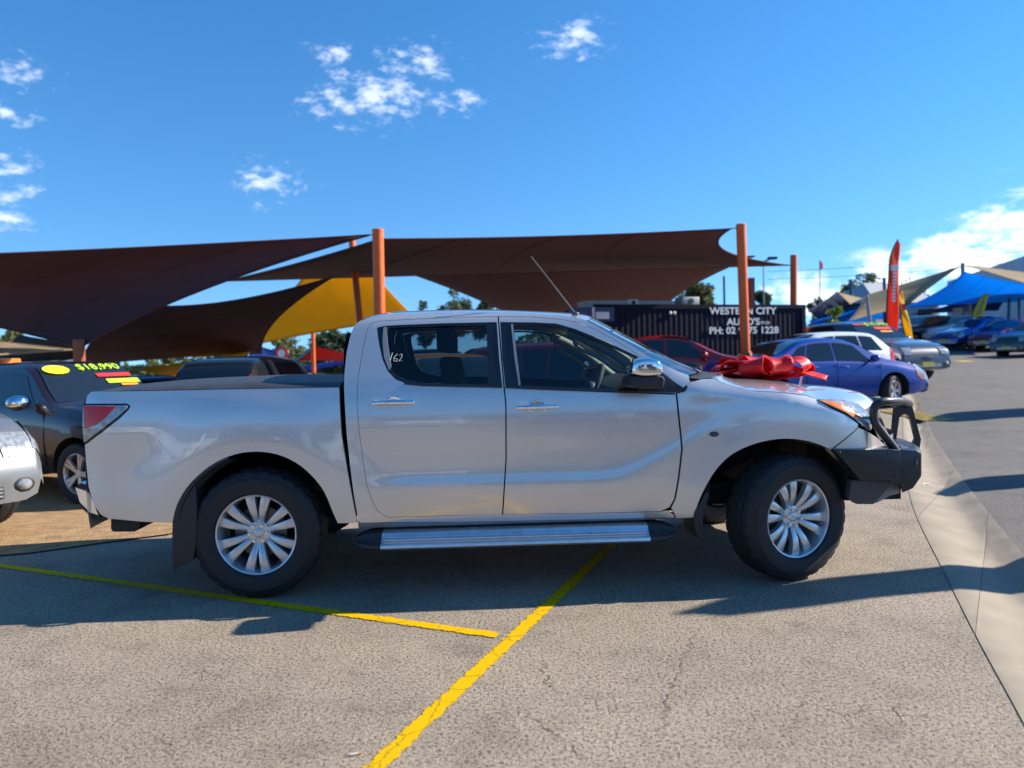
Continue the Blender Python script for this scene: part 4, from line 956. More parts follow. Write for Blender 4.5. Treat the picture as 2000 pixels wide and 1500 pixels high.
    MB().box(off + L - .01, off + L + .035, -.19, .19, zb + .16, zb + .27).build('number_plate', mat('plate_yellow', (.65, .5, .08), .5, var=.05), root)
    for xw in xa:
        for s in (-1, 1):
            w = bpy.data.objects.new('wheel', None); COL.objects.link(w); w.parent = root; w.location = (xw, s * (Wh - .115), K['R']); w.rotation_euler = (0, 0, (math.pi if s > 0 else 0) + (steer if xw > 0 else 0)); w.empty_display_size = .1
            for q, n_ in zip(car_wheel_meshes(K['R']), ('tyre', 'rim', 'hub_back')):
                o = bpy.data.objects.new(n_, q); COL.objects.link(o); o.parent = w
    return root
def anchor(px, Y):                              # ground point in column px at distance Y
    return (px - 1000) / F * Y * 1.0, Y
p_maroon = paint('dark_maroon_paint', (.020, .009, .011), .3); p_silver2 = mat('light_silver_paint', (.19, .195, .20), .34, .35, .7, var=.04); p_blue = mat('bright_blue_paint', (.0, .045, .30), .3, .1, .35, var=.05, vscale=3); p_white = paint('white_paint', (.74, .75, .76))
p_grey = paint('dark_grey_paint', (.05, .053, .058), .5); p_red = paint('red_paint', (.30, .012, .014), .3); p_black = paint('black_paint', (.008, .008, .01), .2); p_orange = paint('orange_paint', (.72, .23, .015), .3); p_navy = paint('navy_paint', (.01, .02, .08), .3); p_lblue = paint('mid_blue_paint', (.015, .07, .34), .35); p_dred = paint('dark_red_paint', (.22, .02, .025), .3)
def on(px, py, Y): q = at(px, py, Y); return q.x, q.y
# left: dark ute and the nose of a silver car
HD = -25
def fromwheel(kind, wx, wy, head, front=True, side=-1):
    K = KIND[kind]; lx = -K['L'] / 2 + K['xr'] + (K['wb'] if front else 0); ly = side * (K['W'] / 2 - .1); h = R(head)
    return wx - (lx * math.cos(h) - ly * math.sin(h)), wy - (lx * math.sin(h) + ly * math.cos(h))
wx, wy = on(163, 985, 9.2); cx_, cy_ = fromwheel('ute', wx, wy, HD)
hil = car('pickup_truck', 'ute', 'dark maroon dual cab with yellow and green price stickers, behind the silver truck tail', 'pickup truck', p_maroon, cx_, cy_, HD, steer=0.)
hil.location.z = -.30
wx, wy = on(64, 950, 6.45); h_ = R(-27); lx, ly = KIND['suv']['L'] / 2 - .16, KIND['suv']['W'] / 2 * .83
slv = car('parked_car', 'suv', 'silver car nose with headlight and fog lamp at the left edge', 'car', p_silver2, wx - (lx * math.cos(h_) - ly * math.sin(h_)), wy - (lx * math.sin(h_) + ly * math.cos(h_)), -27, steer=R(14), mirrors=False); slv.location.z = -.05
# stickers on the dark ute's windscreen
def flat_text(name, txt, size, m, parent, mtx, ext=.002, align='CENTER', bold=0.):
    cu = bpy.data.curves.new(name, 'FONT'); cu.body = txt; cu.size = size; cu.extrude = ext; cu.align_x = align; cu.align_y = 'CENTER'; cu.resolution_u = 3; cu.offset = bold
    t = bpy.data.objects.new('tmp', cu); COL.objects.link(t); bpy.context.view_layer.update()
    me = bpy.data.meshes.new_from_object(t.evaluated_get(bpy.context.evaluated_depsgraph_get())); bpy.data.objects.remove(t)
    o = link(name, me, m, parent); o.matrix_local = mtx; return o
m_lime = mat('lime_sticker', (.55, .88, .03), .5, var=.05); m_yst = mat('yellow_sticker', (.90, .85, .02), .5, var=.04); m_rst = mat('red_sticker', (.70, .03, .03), .5, var=.05); m_ost = mat('orange_sticker', (.9, .35, .02), .5, var=.05)
def ws_frame(kind, s, t):                       # a frame on the windscreen: s across (-1..1), t up (0..1)
    K = KIND[kind]; L = K['L']; u = lerp(K['ws'][0], K['ws'][1], t); e = .004
    z = hermite(K['top'], u); d = Vector((-2 * e * L, 0, hermite(K['top'], u - e) - hermite(K['top'], u + e))).normalized()
    n = Vector((d.z, 0, -d.x)); b = min(hermite(K['belt'], u), z - .03); wdt = .955 * K['W'] / 2 - .40 * (z - .07 - b)
    p = Vector((-L / 2 + u * L, s * (wdt - .09), z)) + n * .022
    X = Vector((0, 1, 0)); M = Matrix((X, d, n)).transposed().to_4x4(); M.translation = p; return M
def slab(name, m, parent, M, w, h, d=.003, oval=False):
    mb = MB(); n = 28 if oval else 4
    if oval: mb.prism([(w / 2 * math.cos(2 * math.pi * k / n), h / 2 * math.sin(2 * math.pi * k / n)) for k in range(n)], 0, d, 'z')
    else: mb.box(-w / 2, w / 2, -h / 2, h / 2, 0, d)
    o = mb.build(name, m, parent); o.matrix_local = M; return o
slab('round_sticker', m_yst, hil, ws_frame('ute', -.66, .80), .36, .20, oval=True)
flat_text('price_sticker', '$18,990', .20, m_lime, hil, ws_frame('ute', .36, .86), .004)
slab('red_sticker', m_rst, hil, ws_frame('ute', .52, .62), .52, .075); slab('lime_sticker', m_lime, hil, ws_frame('ute', .60, .46), .50, .085); slab('orange_sticker', m_ost, hil, ws_frame('ute', .66, .36), .26, .04)
# behind the truck, seen over the tub and through the cab
car('parked_car', 'suv', 'black four wheel drive standing behind the truck tub, seen over the bed cover', 'car', p_black, *on(508, 740, 15.5), 86).location.z = -.16
car('parked_car', 'hatch', 'navy blue hatchback beyond the dark maroon dual cab', 'car', p_navy, *on(318, 740, 17.5), 60).location.z = -.30
car('parked_car', 'hatch', 'orange hatchback seen through the rear door window of the silver truck', 'car', p_orange, *on(890, 760, 10.6), -62)
car('parked_car', 'suv', 'black wagon behind the orange hatchback, seen through the rear door window', 'car', p_black, *on(842, 740, 16), 70, dz=-.1)
car('parked_car', 'suv', 'red wagon seen through the front door window of the silver truck', 'car', p_red, *on(1168, 750, 10.8), -30, dz=-.08)
car('parked_car', 'sedan', 'red sedan in front of the dark container, left of the orange post', 'car', p_red, *on(1300, 740, 16.5), -12, dz=.12)
wx, wy = on(1742, 800, 15.3); cx_, cy_ = fromwheel('sedan', wx, wy, 14)
car('parked_car', 'sedan', 'shiny blue sedan parked beyond the bonnet with the red bow', 'car', p_blue, cx_, cy_, 14, steer=R(24))
car('parked_car', 'hatch', 'white hatchback behind the blue sedan', 'car', p_white, *on(1572, 720, 19.2), 194)
dg = car('parked_car', 'suv', 'dark grey wagon with price stickers on its windscreen, right of the white hatchback', 'car', p_grey, *on(1684, 720, 21.5), -74)
flat_text('price_sticker', '$10,990', .24, m_lime, dg, ws_frame('suv', .30, .80), .004); slab('red_sticker', m_rst, dg, ws_frame('suv', .36, .55), .55, .13); slab('orange_sticker', m_ost, dg, ws_frame('suv', .36, .36), .4, .08); slab('red_sticker', m_rst, dg, ws_frame('suv', -.6, .8), .4, .08)
car('parked_car', 'suv', 'black wagon on the far side of the road, behind the yellow flag', 'car', p_black, *on(1800, 690, 41), 196, 'cars across the road')
car('parked_car', 'suv', 'white wagon across the road, behind the mid blue hatchback', 'car', p_white, *on(1887, 690, 40), 200, 'cars across the road')
car('parked_car', 'hatch', 'mid blue hatchback across the road, in front of the white wagon', 'car', p_lblue, *on(1905, 690, 37), 200, 'cars across the road', dz=.05)
car('parked_car', 'sedan', 'dark red sedan across the road, at the right edge of the photo', 'car', p_dred, *on(1985, 690, 35.5), 202, 'cars across the road')
car('parked_car', 'suv', 'black car cut off by the right edge, nearest of those across the road', 'car', p_black, *on(2035, 700, 31), 203, 'cars across the road', dz=-.1, scale=.96)
car('parked_car', 'sedan', 'white sedan far behind the tub, under the red shade sail', 'car', p_white, *on(640, 740, 31), 160, dz=-.4)
car('parked_car', 'hatch', 'white hatchback far behind the tub, beside the striped posts', 'car', p_white, *on(425, 745, 27), 20, dz=-.5)
wu = car('work_truck', 'ute', 'white work ute with amber beacon bar, behind the dark maroon dual cab', 'pickup truck', p_white, *on(-20, 730, 14.5), -10); wu.location.z = -.30
MB().box(-.25, .25, -.5, .5, 1.80, 1.90).build('beacon_bar', amber_lens, wu, bevel=.03)
MB().tube([(-.45, -.6, 1.75), (-.45, -.6, 2.0)], .05, 10).build('roof_pipe', white_pt, wu)
# ------------------------------------------------------------------ shade sails and posts
def cloth(name, col, rough=.9, tl=.5):
    m = mat(name, col, rough, var=.10, vscale=1.5, bump=.12, bscale=90)
    nt = m.node_tree; b = nt.nodes['Principled BSDF']; o = nt.nodes['Material Output']      # knitted cloth lets some light through
    tr = nt.nodes.new('ShaderNodeBsdfTranslucent'); tr.inputs[0].default_value = (*[min(1, c * 1.3) for c in col], 1); x = nt.nodes.new('ShaderNodeMixShader'); x.inputs[0].default_value = tl
    nt.links.new(b.outputs[0], x.inputs[1]); nt.links.new(tr.outputs[0], x.inputs[2]); nt.links.new(x.outputs[0], o.inputs[0]); return m
c_brown = cloth('brown_shade_cloth', (.090, .031, .033), .9, .03); c_yel = cloth('yellow_shade_cloth', (.72, .44, .012)); c_blue = cloth('blue_shade_cloth', (.010, .40, .95), .9, .6); c_beige = cloth('beige_shade_cloth', (.46, .36, .22))
c_red = cloth('red_shade_cloth', (.36, .012, .02)); c_teal = cloth('teal_shade_cloth', (.10, .36, .36)); c_royal = cloth('royal_blue_shade_cloth', (.012, .075, .38)); c_dark = cloth('charcoal_shade_cloth', (.03, .03, .035)); c_white = cloth('pale_shade_cloth', (.62, .58, .50)); c_slate = cloth('slate_blue_shade_cloth', (.05, .09, .20))
wire = mat('steel_cable', (.25, .25, .26), .4, .8, var=.1)
def sail(label, corners, m, sag=.12, group='shade sails', anchors=(), n=22, belly=0.):
    C = [Vector(at(*c)) for c in corners]; cen = sum(C, Vector()) / len(C)
    root = thing('shade_sail', label, 'shade sail', cen, 0, group)
    if len(C) == 3: C = [C[0], C[1], C[2], C[2].lerp(C[0], .5)]
    sg = sag if isinstance(sag, (list, tuple)) else [sag] * 4
    def edge(a, b, s, t): mid = (a + b) / 2; ctl = mid + (cen - mid) * s * 2; return a * (1 - t) ** 2 + ctl * 2 * t * (1 - t) + b * t * t
    rows = []
    for i in range(n + 1):
        u = i / n; row = []
        for j in range(n + 1):
            v = j / n
            b_, t_ = edge(C[0], C[1], sg[0], u), edge(C[3], C[2], sg[2], u); l_, r_ = edge(C[0], C[3], sg[3], v), edge(C[1], C[2], sg[1], v)
            p = b_ * (1 - v) + t_ * v + l_ * (1 - u) + r_ * u - (C[0] * (1 - u) * (1 - v) + C[1] * u * (1 - v) + C[2] * u * v + C[3] * (1 - u) * v)
            p = p - cen; p.z -= belly * math.sin(math.pi * u) * math.sin(math.pi * v) + .05 * math.sin(math.pi * u) * math.sin(math.pi * v) * mnoise.noise(Vector((u * 7, v * 3, cen.x))); row.append(tuple(p))
        rows.append(row)
    o = MB().grid(rows).build('fabric', m, root, angle=80); md = o.modifiers.new('t', 'SOLIDIFY'); md.thickness = .006
    for q in (rows[0], rows[-1], [r[0] for r in rows], [r[-1] for r in rows]):
        MB().tube(q, .018, 6).build('hem', m, root, angle=80)
    if sum((C[i] - C[i - 1]).length for i in range(4)) > 22:
        for i in (n // 4, n // 2, 3 * n // 4): MB().tube([(a, b, c - .004) for a, b, c in rows[i]], .011, 5).build('seam', m, root, angle=80)
    for (k, px, py, Y) in anchors:
        a = C[k] - cen; b = at(px, py, Y) - cen; MB().tube([a, b], .012, 6).build('corner_cable', wire, root)
    return root
p_or = mat('orange_post_paint', (.70, .125, .014), .5, var=.12, vscale=6); p_gp = mat('grey_post_paint', (.22, .24, .27), .5, var=.12); p_bp = mat('blue_post_paint', (.03, .08, .16), .5, var=.1)
def post(label, px0, py0, px1, py1, Y, wpx, m, group='shade sail posts', zbase=None):
    a = at(px0, py0, Y); b = at(px1, py1, Y); r = wpx / 2 * Y / F; d = (b - a); zb_ = (g(b.x, b.y) - .05) if zbase is None else zbase; k = (zb_ - a.z) / d.z; b = a + d * k
    root = thing('shade_post', label, 'post', b, 0, group)
    t = a - b; MB().lathe([(r, 0), (r, 1)], 24, axis='z').build('pole', m, root); po = root.children[0] if root.children else None
    o = [q for q in bpy.data.objects if q.parent is root][0]
    me = o.data
    for v in me.vertices: h = v.co.z; v.co = Vector((v.co.x, v.co.y, 0)) + t * h
    MB().lathe([(0, .02), (r * .9, .015), (r * 1.04, .0), (r * 1.04, -.04)], 24, c=tuple(t), axis='z').build('cap', m, root)
    MB().lathe([(r * 1.9, 0), (r * 1.9, .03), (r * 1.05, .04)], 20, c=(0, 0, .04), axis='z').build('base_plate', m, root); return root
post('tall orange steel post behind the rear window of the silver truck', 738, 449, 741.5, 612, 14.5, 22, p_or)
post('orange post leaning just left of the tall one, behind the yellow sail', 687, 468, 702, 620, 22, 13, p_or)
post('tallest orange post, covering the lettering on the dark container', 1447, 439, 1455, 668, 16, 18.5, p_or)
post('orange post at the right end of the dark container', 1550, 499, 1550, 655, 23, 13, p_or)
post('short orange post, coloured darker for shade, above the roof of the dark maroon dual cab', 154, 664, 156, 720, 14, 21, mat('shaded_orange_paint', (.30, .075, .03), .6, var=.15))  # orange post paint darkened in its colour for the shade it stands in
post('thin orange post in front of the red shade sail', 611, 648, 613, 735, 30, 8, p_or)
b0 = at(1463, 543, 16.2); bx_ = thing('meter_box', 'narrow dark brown box fixed to the tallest orange post', 'box', b0); MB().box(-.02, .10, -.08, .08, -.66, 0).build('case', mat('brown_box', (.10, .05, .035), .5, var=.15), bx_, bevel=.01); MB().box(-.0, .08, -.09, -.082, -.6, -.06).build('door', mat('brown_box_door', (.12, .06, .04), .5, var=.15), bx_)
sail('huge dark brown shade sail filling the upper left, over the dark maroon dual cab', [(722, 459, 14.6), (-260, 505, 13), (-330, 575, 17), (158, 678, 14)], c_brown, [.05, .03, .06, .12], anchors=[(0, 738, 457, 14.5)])
sail('dark brown sail hanging below the huge one, in front of the yellow sail', [(652, 540, 18), (512, 690, 24), (150, 714, 24), (215, 588, 19)], c_brown, [.18, .06, .02, .34])
sail('long dark brown sail stretched between the two tall orange posts', [(742, 467, 14.6), (1427, 447, 16), (1541, 518, 23), (440, 549, 24)], c_brown, [.085, .16, .012, .03], anchors=[(1, 1447, 444, 16), (2, 1550, 517, 23)])
sail('dark brown sail sagging behind the truck roof, left of the container', [(765, 522, 25), (1475, 500, 25), (1290, 612, 31), (1010, 622, 33)], c_brown, [.02, .12, .05, .06], belly=.3)
sail('large yellow shade sail behind the two left orange posts', [(600, 532, 27), (735, 540, 27), (812, 622, 31), (485, 676, 28)], c_yel, [.02, .02, .10, .0])
sail('small yellow sail low behind the dark maroon dual cab', [(270, 722, 20), (488, 688, 23), (470, 716, 27), (330, 738, 24)], c_yel, .05)
sail('flat yellow and tan sail edge beyond the price stickers', [(262, 718, 22), (330, 712, 24), (372, 735, 27), (300, 728, 24)], c_beige, .05)
sail('pale beige sail edge at the far left, under the brown sail', [(-60, 660, 16), (140, 683, 14.2), (-40, 696, 13)], c_beige, .05)
sail('dark sail below the far left corner of the huge brown one', [(40, 655, 20), (150, 672, 15), (150, 700, 19), (-50, 715, 24)], c_dark, .05)
sail('royal blue sail far behind the truck tub', [(490, 672, 34), (560, 690, 36), (590, 716, 38), (478, 714, 34)], c_royal, .06)
sail('teal sail between the royal blue and red sails', [(604, 680, 40), (620, 688, 36), (560, 716, 38)], c_teal, .06)
sail('red shade sail behind the thin orange post', [(612, 676, 34), (690, 692, 33), (700, 706, 37), (580, 704, 35)], c_red, .08)
sail('blue sail low behind the red one', [(590, 715, 40), (700, 698, 42), (705, 728, 46), (600, 728, 44)], c_royal, .04)
sail('pale cream sail with red trim behind the truck tub', [(480, 693, 30), (408, 722, 28), (415, 735, 32), (490, 712, 33)], c_white, .04)
# right: blue and beige sails with grey posts
sail('bright blue shade sail on the right, above the white wagon', [(1883, 531, 34), (2080, 566, 33), (1990, 590, 46), (1768, 601, 34)], c_blue, [.10, .05, .10, .10])
sail('long beige sail behind the bright blue one', [(1875, 520, 36), (1768, 600, 36), (1660, 626, 34), (1690, 577, 40)], c_beige, [.08, .05, .06, .06])
sail('beige sail peak at the right edge beside the grey warehouse', [(1885, 518, 38), (2040, 566, 37), (2060, 540, 44), (1925, 522, 46)], c_beige, [.06, .03, .03, .03])
sail('slate blue sail right of the dark container', [(1634, 570, 36), (1578, 607, 33), (1600, 628, 40), (1690, 600, 42)], c_slate, .08)
sail('tan sail flap right of the slate blue one', [(1636, 571, 35), (1684, 583, 37), (1660, 594, 34)], c_beige, .06)
sail('bright blue sail low beside the slim green sapling', [(1580, 628, 37), (1700, 598, 36), (1735, 618, 44), (1600, 640, 44)], c_blue, [.04, .06, .05, .04])
sail('charcoal sail strip under the slate blue sail', [(1640, 596, 38), (1700, 590, 38), (1690, 604, 46), (1620, 612, 46)], c_dark, .03)
sail('slate grey sail behind the yellow lettered flag', [(1880, 590, 42), (1975, 575, 44), (1950, 606, 52), (1780, 614, 46)], c_slate, .06)
post('grey post at the peak of the bright blue sail', 1880, 514, 1882, 600, 46, 7, p_gp)
post('leaning grey post under the bright blue sail, left of the yellow flag', 1889, 549, 1894, 622, 44, 9, p_gp)
post('leaning grey post left of the red feather flag', 1693, 577, 1700, 640, 33, 6.5, p_gp)
post('dark post behind the small grey roof', 1662, 548, 1662, 600, 44, 6, p_bp)
post('dark post hidden behind the top of the red feather flag', 1727, 543, 1728, 610, 40, 6, p_bp)
post('dark blue post under the sail at the right edge', 1972, 573, 1970, 614, 40, 5.5, p_bp); post('dark blue post nearest the right edge', 1990, 571, 1991, 614, 40, 5.5, p_bp)
post('pale post behind the sagging brown sail, left of the tallest orange post', 1414, 540, 1415, 600, 30, 4.5, p_bp)
# ------------------------------------------------------------------ container with painted lettering
A = at(1160, 602, 19.0); B = at(1573, 588, 21.2); dirc = (B - A).to_2d(); Lc = dirc.length; ang = math.atan2(dirc.y, dirc.x); ztop = 2.55
cont = thing('shipping_container', 'long dark navy container with white painted dealer lettering', 'container', (A.x, A.y, g(A.x, A.y) - .1), ang); ztop = (A.z + B.z) / 2 - cont.location.z
m_nav = mat('navy_container_paint', (.010, .011, .024), .8, .0, spec=.15, var=.18, vscale=2.5, bump=.08, bscale=20)
mb = MB(); pts = []; x = .12
while x < Lc - .2:
    pts += [(x, 0), (x + .06, 0), (x + .085, .009), (x + .135, .009)]; x += .16
pts.append((Lc - .12, 0))
mb.grid([[(a, b + .02, .15) for a, b in pts], [(a, b + .02, ztop - .11) for a, b in pts]]); mb.build('corrugated_wall', m_nav, cont, angle=20)
mb = MB(); mb.box(.0, Lc, 0.06, 2.4, .10, ztop - .06); mb.build('shell', m_nav, cont)
for nm, (x0, x1, z0, z1) in {'bottom_rail': (0, Lc, 0, .15), 'top_rail': (0, Lc, ztop - .11, ztop)}.items(): MB().box(x0, x1, -.01, .05, z0, z1).build(nm, m_nav, cont)
for x0 in (0, Lc - .12): MB().box(x0, x0 + .12, -.015, .06, .15, ztop - .11).build('corner_post', m_nav, cont)
mb = MB(); mb.grid([[(Lc - .001, y * .1, .15), (Lc + (.03 if y % 2 else 0), y * .1, .16), (Lc + (.03 if y % 2 else 0), y * .1, ztop - .1)] for y in range(0, 25)]); mb.build('end_wall', m_nav, cont)
def cx(px, py):                                   # pixel on the container's face, in its own frame
    d = ray(px, py); n = Vector((-math.sin(ang), math.cos(ang), 0)); t = (cont.location - CAM).dot(n) / d.dot(n); p = CAM + d * t - cont.location
    return p.x * math.cos(ang) + p.y * math.sin(ang), p.z
m_let = mat('white_lettering', (.72, .72, .74), .6, var=.12, vscale=12)
def ctext(txt, pxl, pxr, py, hpx, nm='lettering'):
    x0, z0 = cx(pxl, py); x1, z1 = cx(pxr, py - (pxr - pxl) * .018); sz = hpx / F * 20.4 / .70
    M = Matrix(((1, 0, 0), (0, 0, -1), (0, 1, 0))).to_4x4(); M.translation = ((x0 + x1) / 2, -.008, (z0 + z1) / 2)
    o = flat_text(nm, txt, sz, m_let, cont, M, .004, bold=sz * .022); w = max(v.co.x for v in o.data.vertices) - min(v.co.x for v in o.data.vertices); k = (x1 - x0) / w
    for v in o.data.vertices: v.co.x *= k; v.co.z *= 1
    bm = bmesh.new(); bm.from_mesh(o.data); bmesh.ops.remove_doubles(bm, verts=bm.verts, dist=1e-4); left = set(bm.verts); M0 = o.matrix_local.copy()
    while left:                                   # every letter a piece of its own
        st = [left.pop()]; isl = set(st)
        while st:
            for e in st.pop().link_edges:
                for q in e.verts:
                    if q in left: left.discard(q); isl.add(q); st.append(q)
        ix = {q: i for i, q in enumerate(isl)}; fs = {f for q in isl for f in q.link_faces}
        me = bpy.data.meshes.new('letter'); me.from_pydata([tuple(q.co) for q in isl], [], [[ix[q] for q in f.verts] for f in fs]); link('letter', me, m_let, cont).matrix_local = M
    bm.free(); bpy.data.objects.remove(o)
for bold in (0,):
    for (t, l, r, y, h) in (('WESTERN CITY', 1385, 1516, 609, 13), ("AUTO'S", 1419, 1484, 629.5, 13), ('PH: 02 9675 1228', 1385, 1520, 647, 13)):
        ctext(t, l, r, y, h)
ctext('PTY LTD', 1486, 1503, 631, 5)
for u in (1309, 1317): x_, z_ = cx(u, 611); MB().ball((x_, -.01, z_), .045, .03, .045, 10, 6).build('vent_cap', white_pt, cont)
# things on the container's roof
def roofbox(label, cat, px, py, w, h, d, m, nm):
    x_, z_ = cx(px, py); t = thing(nm, label, cat, cont.location + Vector((x_ * math.cos(ang) - .6 * math.sin(ang), x_ * math.sin(ang) + .6 * math.cos(ang), ztop)), ang)
    MB().box(-w / 2, w / 2, -d / 2, d / 2, 0, h).build('case', m, t, bevel=.03); MB().lathe([(0, 0), (h * .33, 0), (h * .33, .02), (0, .02)], 20, c=(0, -d / 2 - .02, h * .5)).build('fan', black_pl, t); return t
roofbox('small white air conditioner on the roof of the dark container', 'air conditioner', 1255, 592, .28, .17, .25, white_pt, 'air_conditioner')
roofbox('grey rounded air unit on the container roof beside the tallest orange post', 'air conditioner', 1366, 590, .55, .24, .4, mat('grey_metal', (.4, .4, .4), .5, .4, var=.1), 'air_conditioner')
x_, z_ = cx(1150, 606); sg = thing('dealer_sign', 'small white oval sign at the left end of the dark container', 'sign', cont.location + Vector((cx(1159, 607)[0] * math.cos(ang), cx(1159, 607)[0] * math.sin(ang), ztop - .28)), ang)
MB().box(-.7, .55, -.08, -.03, -.16, .2).build('backing', mat('sign_blue', (.03, .05, .12), .5, var=.1), sg); MB().box(.02, .40, -.10, -.08, -.10, .08).build('panel', white_pt, sg, bevel=.02); MB().box(-.08, -.02, -.11, -.08, -.16, .2).build('strip', white_pt, sg)
mb = MB(); x0_, x1_ = cx(1200, 600)[0], cx(1400, 600)[0]; rl = thing('roof_rail', 'pale flat roof strip along the top of the dark container', 'roof', cont.location + Vector((0, 0, ztop)), ang); MB().box(x0_, x1_ + .4, 1.6, 2.3, 0, .22).build('strip', mat('pale_roof', (.55, .55, .54), .6, var=.1), rl)
# ------------------------------------------------------------------ flags
def feather(label, base, top, wpx, Y, m, tilt=0., text=None, tm=None, world=None, right=(1, 0, 0)):
    a, b = world or (at(*base, Y), at(*top, Y)); h = (a - b).length; root = thing('feather_flag', label, 'flag', (b.x if False else a.x, a.y, a.z), 0, 'feather flags')
    w = wpx / F * Y; rows = []; ax = (b - a)
    right = Vector(right)
    for k in range(25):
        t = k / 24; p = ax * t; cur = w * (.55 * max(0, t - .72) / .28) ** 1.0 * (1 if t > .72 else 0)
        ww = w * (1 if t < .80 else math.sqrt(max(0, 1 - ((t - .80) / .20) ** 2))) * (.55 + .45 * sst(0, .07, t))
        x0 = w * .8 * (max(0, t - .78) / .22) ** 1.8; ww = max(.01, min(ww, w * 1.08 - x0))
        rows.append([tuple(p + right * (x0 + ww * s) + Vector((0, .05 * math.sin(6 * t + 3 * s), 0))) for s in [i / 6 for i in range(7)]])
    o = MB().grid(rows).build('banner', m, root, angle=80); md = o.modifiers.new('t', 'SOLIDIFY'); md.thickness = .006
    zg = g(a.x, a.y) - a.z
    MB().tube([(0, 0, zg)] + [r[0] for r in rows], .022, 8).build('pole', black_pl, root)
    MB().lathe([(0, .06), (.1, .05), (.22, 0), (.22, -.02)], 16, c=(0, 0, zg + .02), axis='z').build('base', black_pl, root)
    if text:
        for (t0, t1, s0, s1) in text:
            p0, p1 = ax * t0, ax * t1; MB().grid([[tuple(p0.lerp(p1, q) + right * (w * s) + Vector((0, -.07, 0))) for s in (s0, s1)] for q in (0, .5, 1)]).build('print', tm or white_pt, root)
    return root
f_or = cloth('orange_flag_cloth', (.80, .10, .03), .7); f_ye = cloth('yellow_flag_cloth', (.86, .52, .01), .7)
feather('tall orange red feather flag beside the road', (1731, 671), (1737, 468), 21, 24, f_or, text=[(.70, .755, .15, .85)] + [(.40 + .033 * k, .40 + .033 * k + .022, .32, .66) for k in range(9)])
yfl = feather('drooping yellow flag behind the orange feather flag', (1772, 672), (1749, 566), 13, 26, f_ye, text=[(.62, .74, .25, .8)], tm=m_rst)
feather('yellow flag with black vertical lettering under the bright blue sail', (1898, 620), (1914, 574), 19, 34, cloth('lemon_flag_cloth', (.72, .62, .05), .7), text=[(.12 + .11 * k, .12 + .11 * k + .07, .3, .65) for k in range(7)], tm=blkgloss)
# flags outside the frame on the right, whose shadows cross the gutter
for (px, py, hh, ww, lab) in ((1325, 1199, 3.6, 9, 'orange flag out of frame at right whose shadow reaches the front wheel'), (1838, 958, 3.4, 13, 'orange flag out of frame at right whose shadow ends in the gutter'), (1815, 822, 4.2, 20, 'orange flag out of frame at right whose shadow lies across the road')):
    q = gp(px, py); zq = g(q.x, q.y); wq = ww * 2.6 / F * 30 * .8; bx0, by0 = q.x + SUN.x / SUN.z * hh - .2 * wq, q.y + SUN.y / SUN.z * hh + .98 * wq; a_ = Vector((bx0, by0, g(bx0, by0) + .25)); feather(lab, None, None, ww * 2.6, 30, f_or, world=(a_, Vector((bx0, by0, zq + hh))), right=(.2, -.98, 0))
# striped bollards and round signs far behind the tub
m_rw = mat('red_white_post', (.62, .10, .05), .6, var=.3, vscale=3)
for px, lab in ((362, 'red striped post, leftmost of those behind the tub'), (374, 'second red striped post from the left behind the tub'), (396, 'red post beside the cream sail behind the tub'), (412, 'orange post under the cream sail behind the tub')):
    q = at(px, 720, 26); t = thing('marker_post', lab, 'post', (q.x, q.y, g(q.x, q.y)), 0, 'marker posts'); z1 = q.z - t.location.z
    for k in range(5): MB().lathe([(0, z1 * k / 5), (.06, z1 * k / 5), (.06, z1 * (k + 1) / 5), (0, z1 * (k + 1) / 5)], 12, axis='z').build('band', m_rw if k % 2 == 0 or px > 390 else white_pt, t)
for px, py, rr, lab in ((550, 690, .28, 'round red and white sign in front of the royal blue sail'),):
    q = at(px, py, 32); t = thing('round_sign', lab, 'sign', (q.x, q.y, g(q.x, q.y))); z1 = q.z - t.location.z
    MB().lathe([(0, -.02), (rr, -.02), (rr, .02), (0, .02)], 24, c=(0, 0, z1)).build('disc', m_rst, t); MB().lathe([(0, -.03), (rr * .6, -.03), (rr * .6, -.021)], 24, c=(0, 0, z1)).build('face', white_pt, t); MB().tube([(0, .03, 0), (0, .03, z1)], .03, 8).build('pole', p_gp, t)
# ------------------------------------------------------------------ buildings and poles
wa = at(1850, 550, 56); wb_ = at(2060, 480, 50)
wh_ = thing('warehouse', 'pale grey warehouse behind the sails at the right edge', 'building', (wa.x, wa.y, g(wa.x, wa.y))); zg = wh_.location.z
m_wh = mat('pale_cladding', (.50, .52, .55), .6, .1, var=.06, vscale=.5)
p1, p2 = Vector((0, 0, 0)), Vector((wb_.x - wa.x, wb_.y - wa.y, 0)); dv = p2.normalized(); nv = Vector((-dv.y, dv.x, 0)); z1, z2 = wa.z - zg, wb_.z - zg; Lw = p2.length + 10; z2 = z1 + (z2 - z1) * Lw / p2.length
mb = MB(); mb.add([tuple(p1), tuple(p1 + dv * Lw), tuple(p1 + dv * Lw + Vector((0, 0, z2))), tuple(p1 + Vector((0, 0, z1))), tuple(p1 + nv * 20), tuple(p1 + dv * Lw + nv * 20), tuple(p1 + dv * Lw + nv * 20 + Vector((0, 0, z2))), tuple(p1 + nv * 20 + Vector((0, 0, z1)))], [(0, 1, 2, 3), (5, 4, 7, 6), (4, 0, 3, 7), (1, 5, 6, 2), (3, 2, 6, 7)]); mb.build('wall', m_wh, wh_)
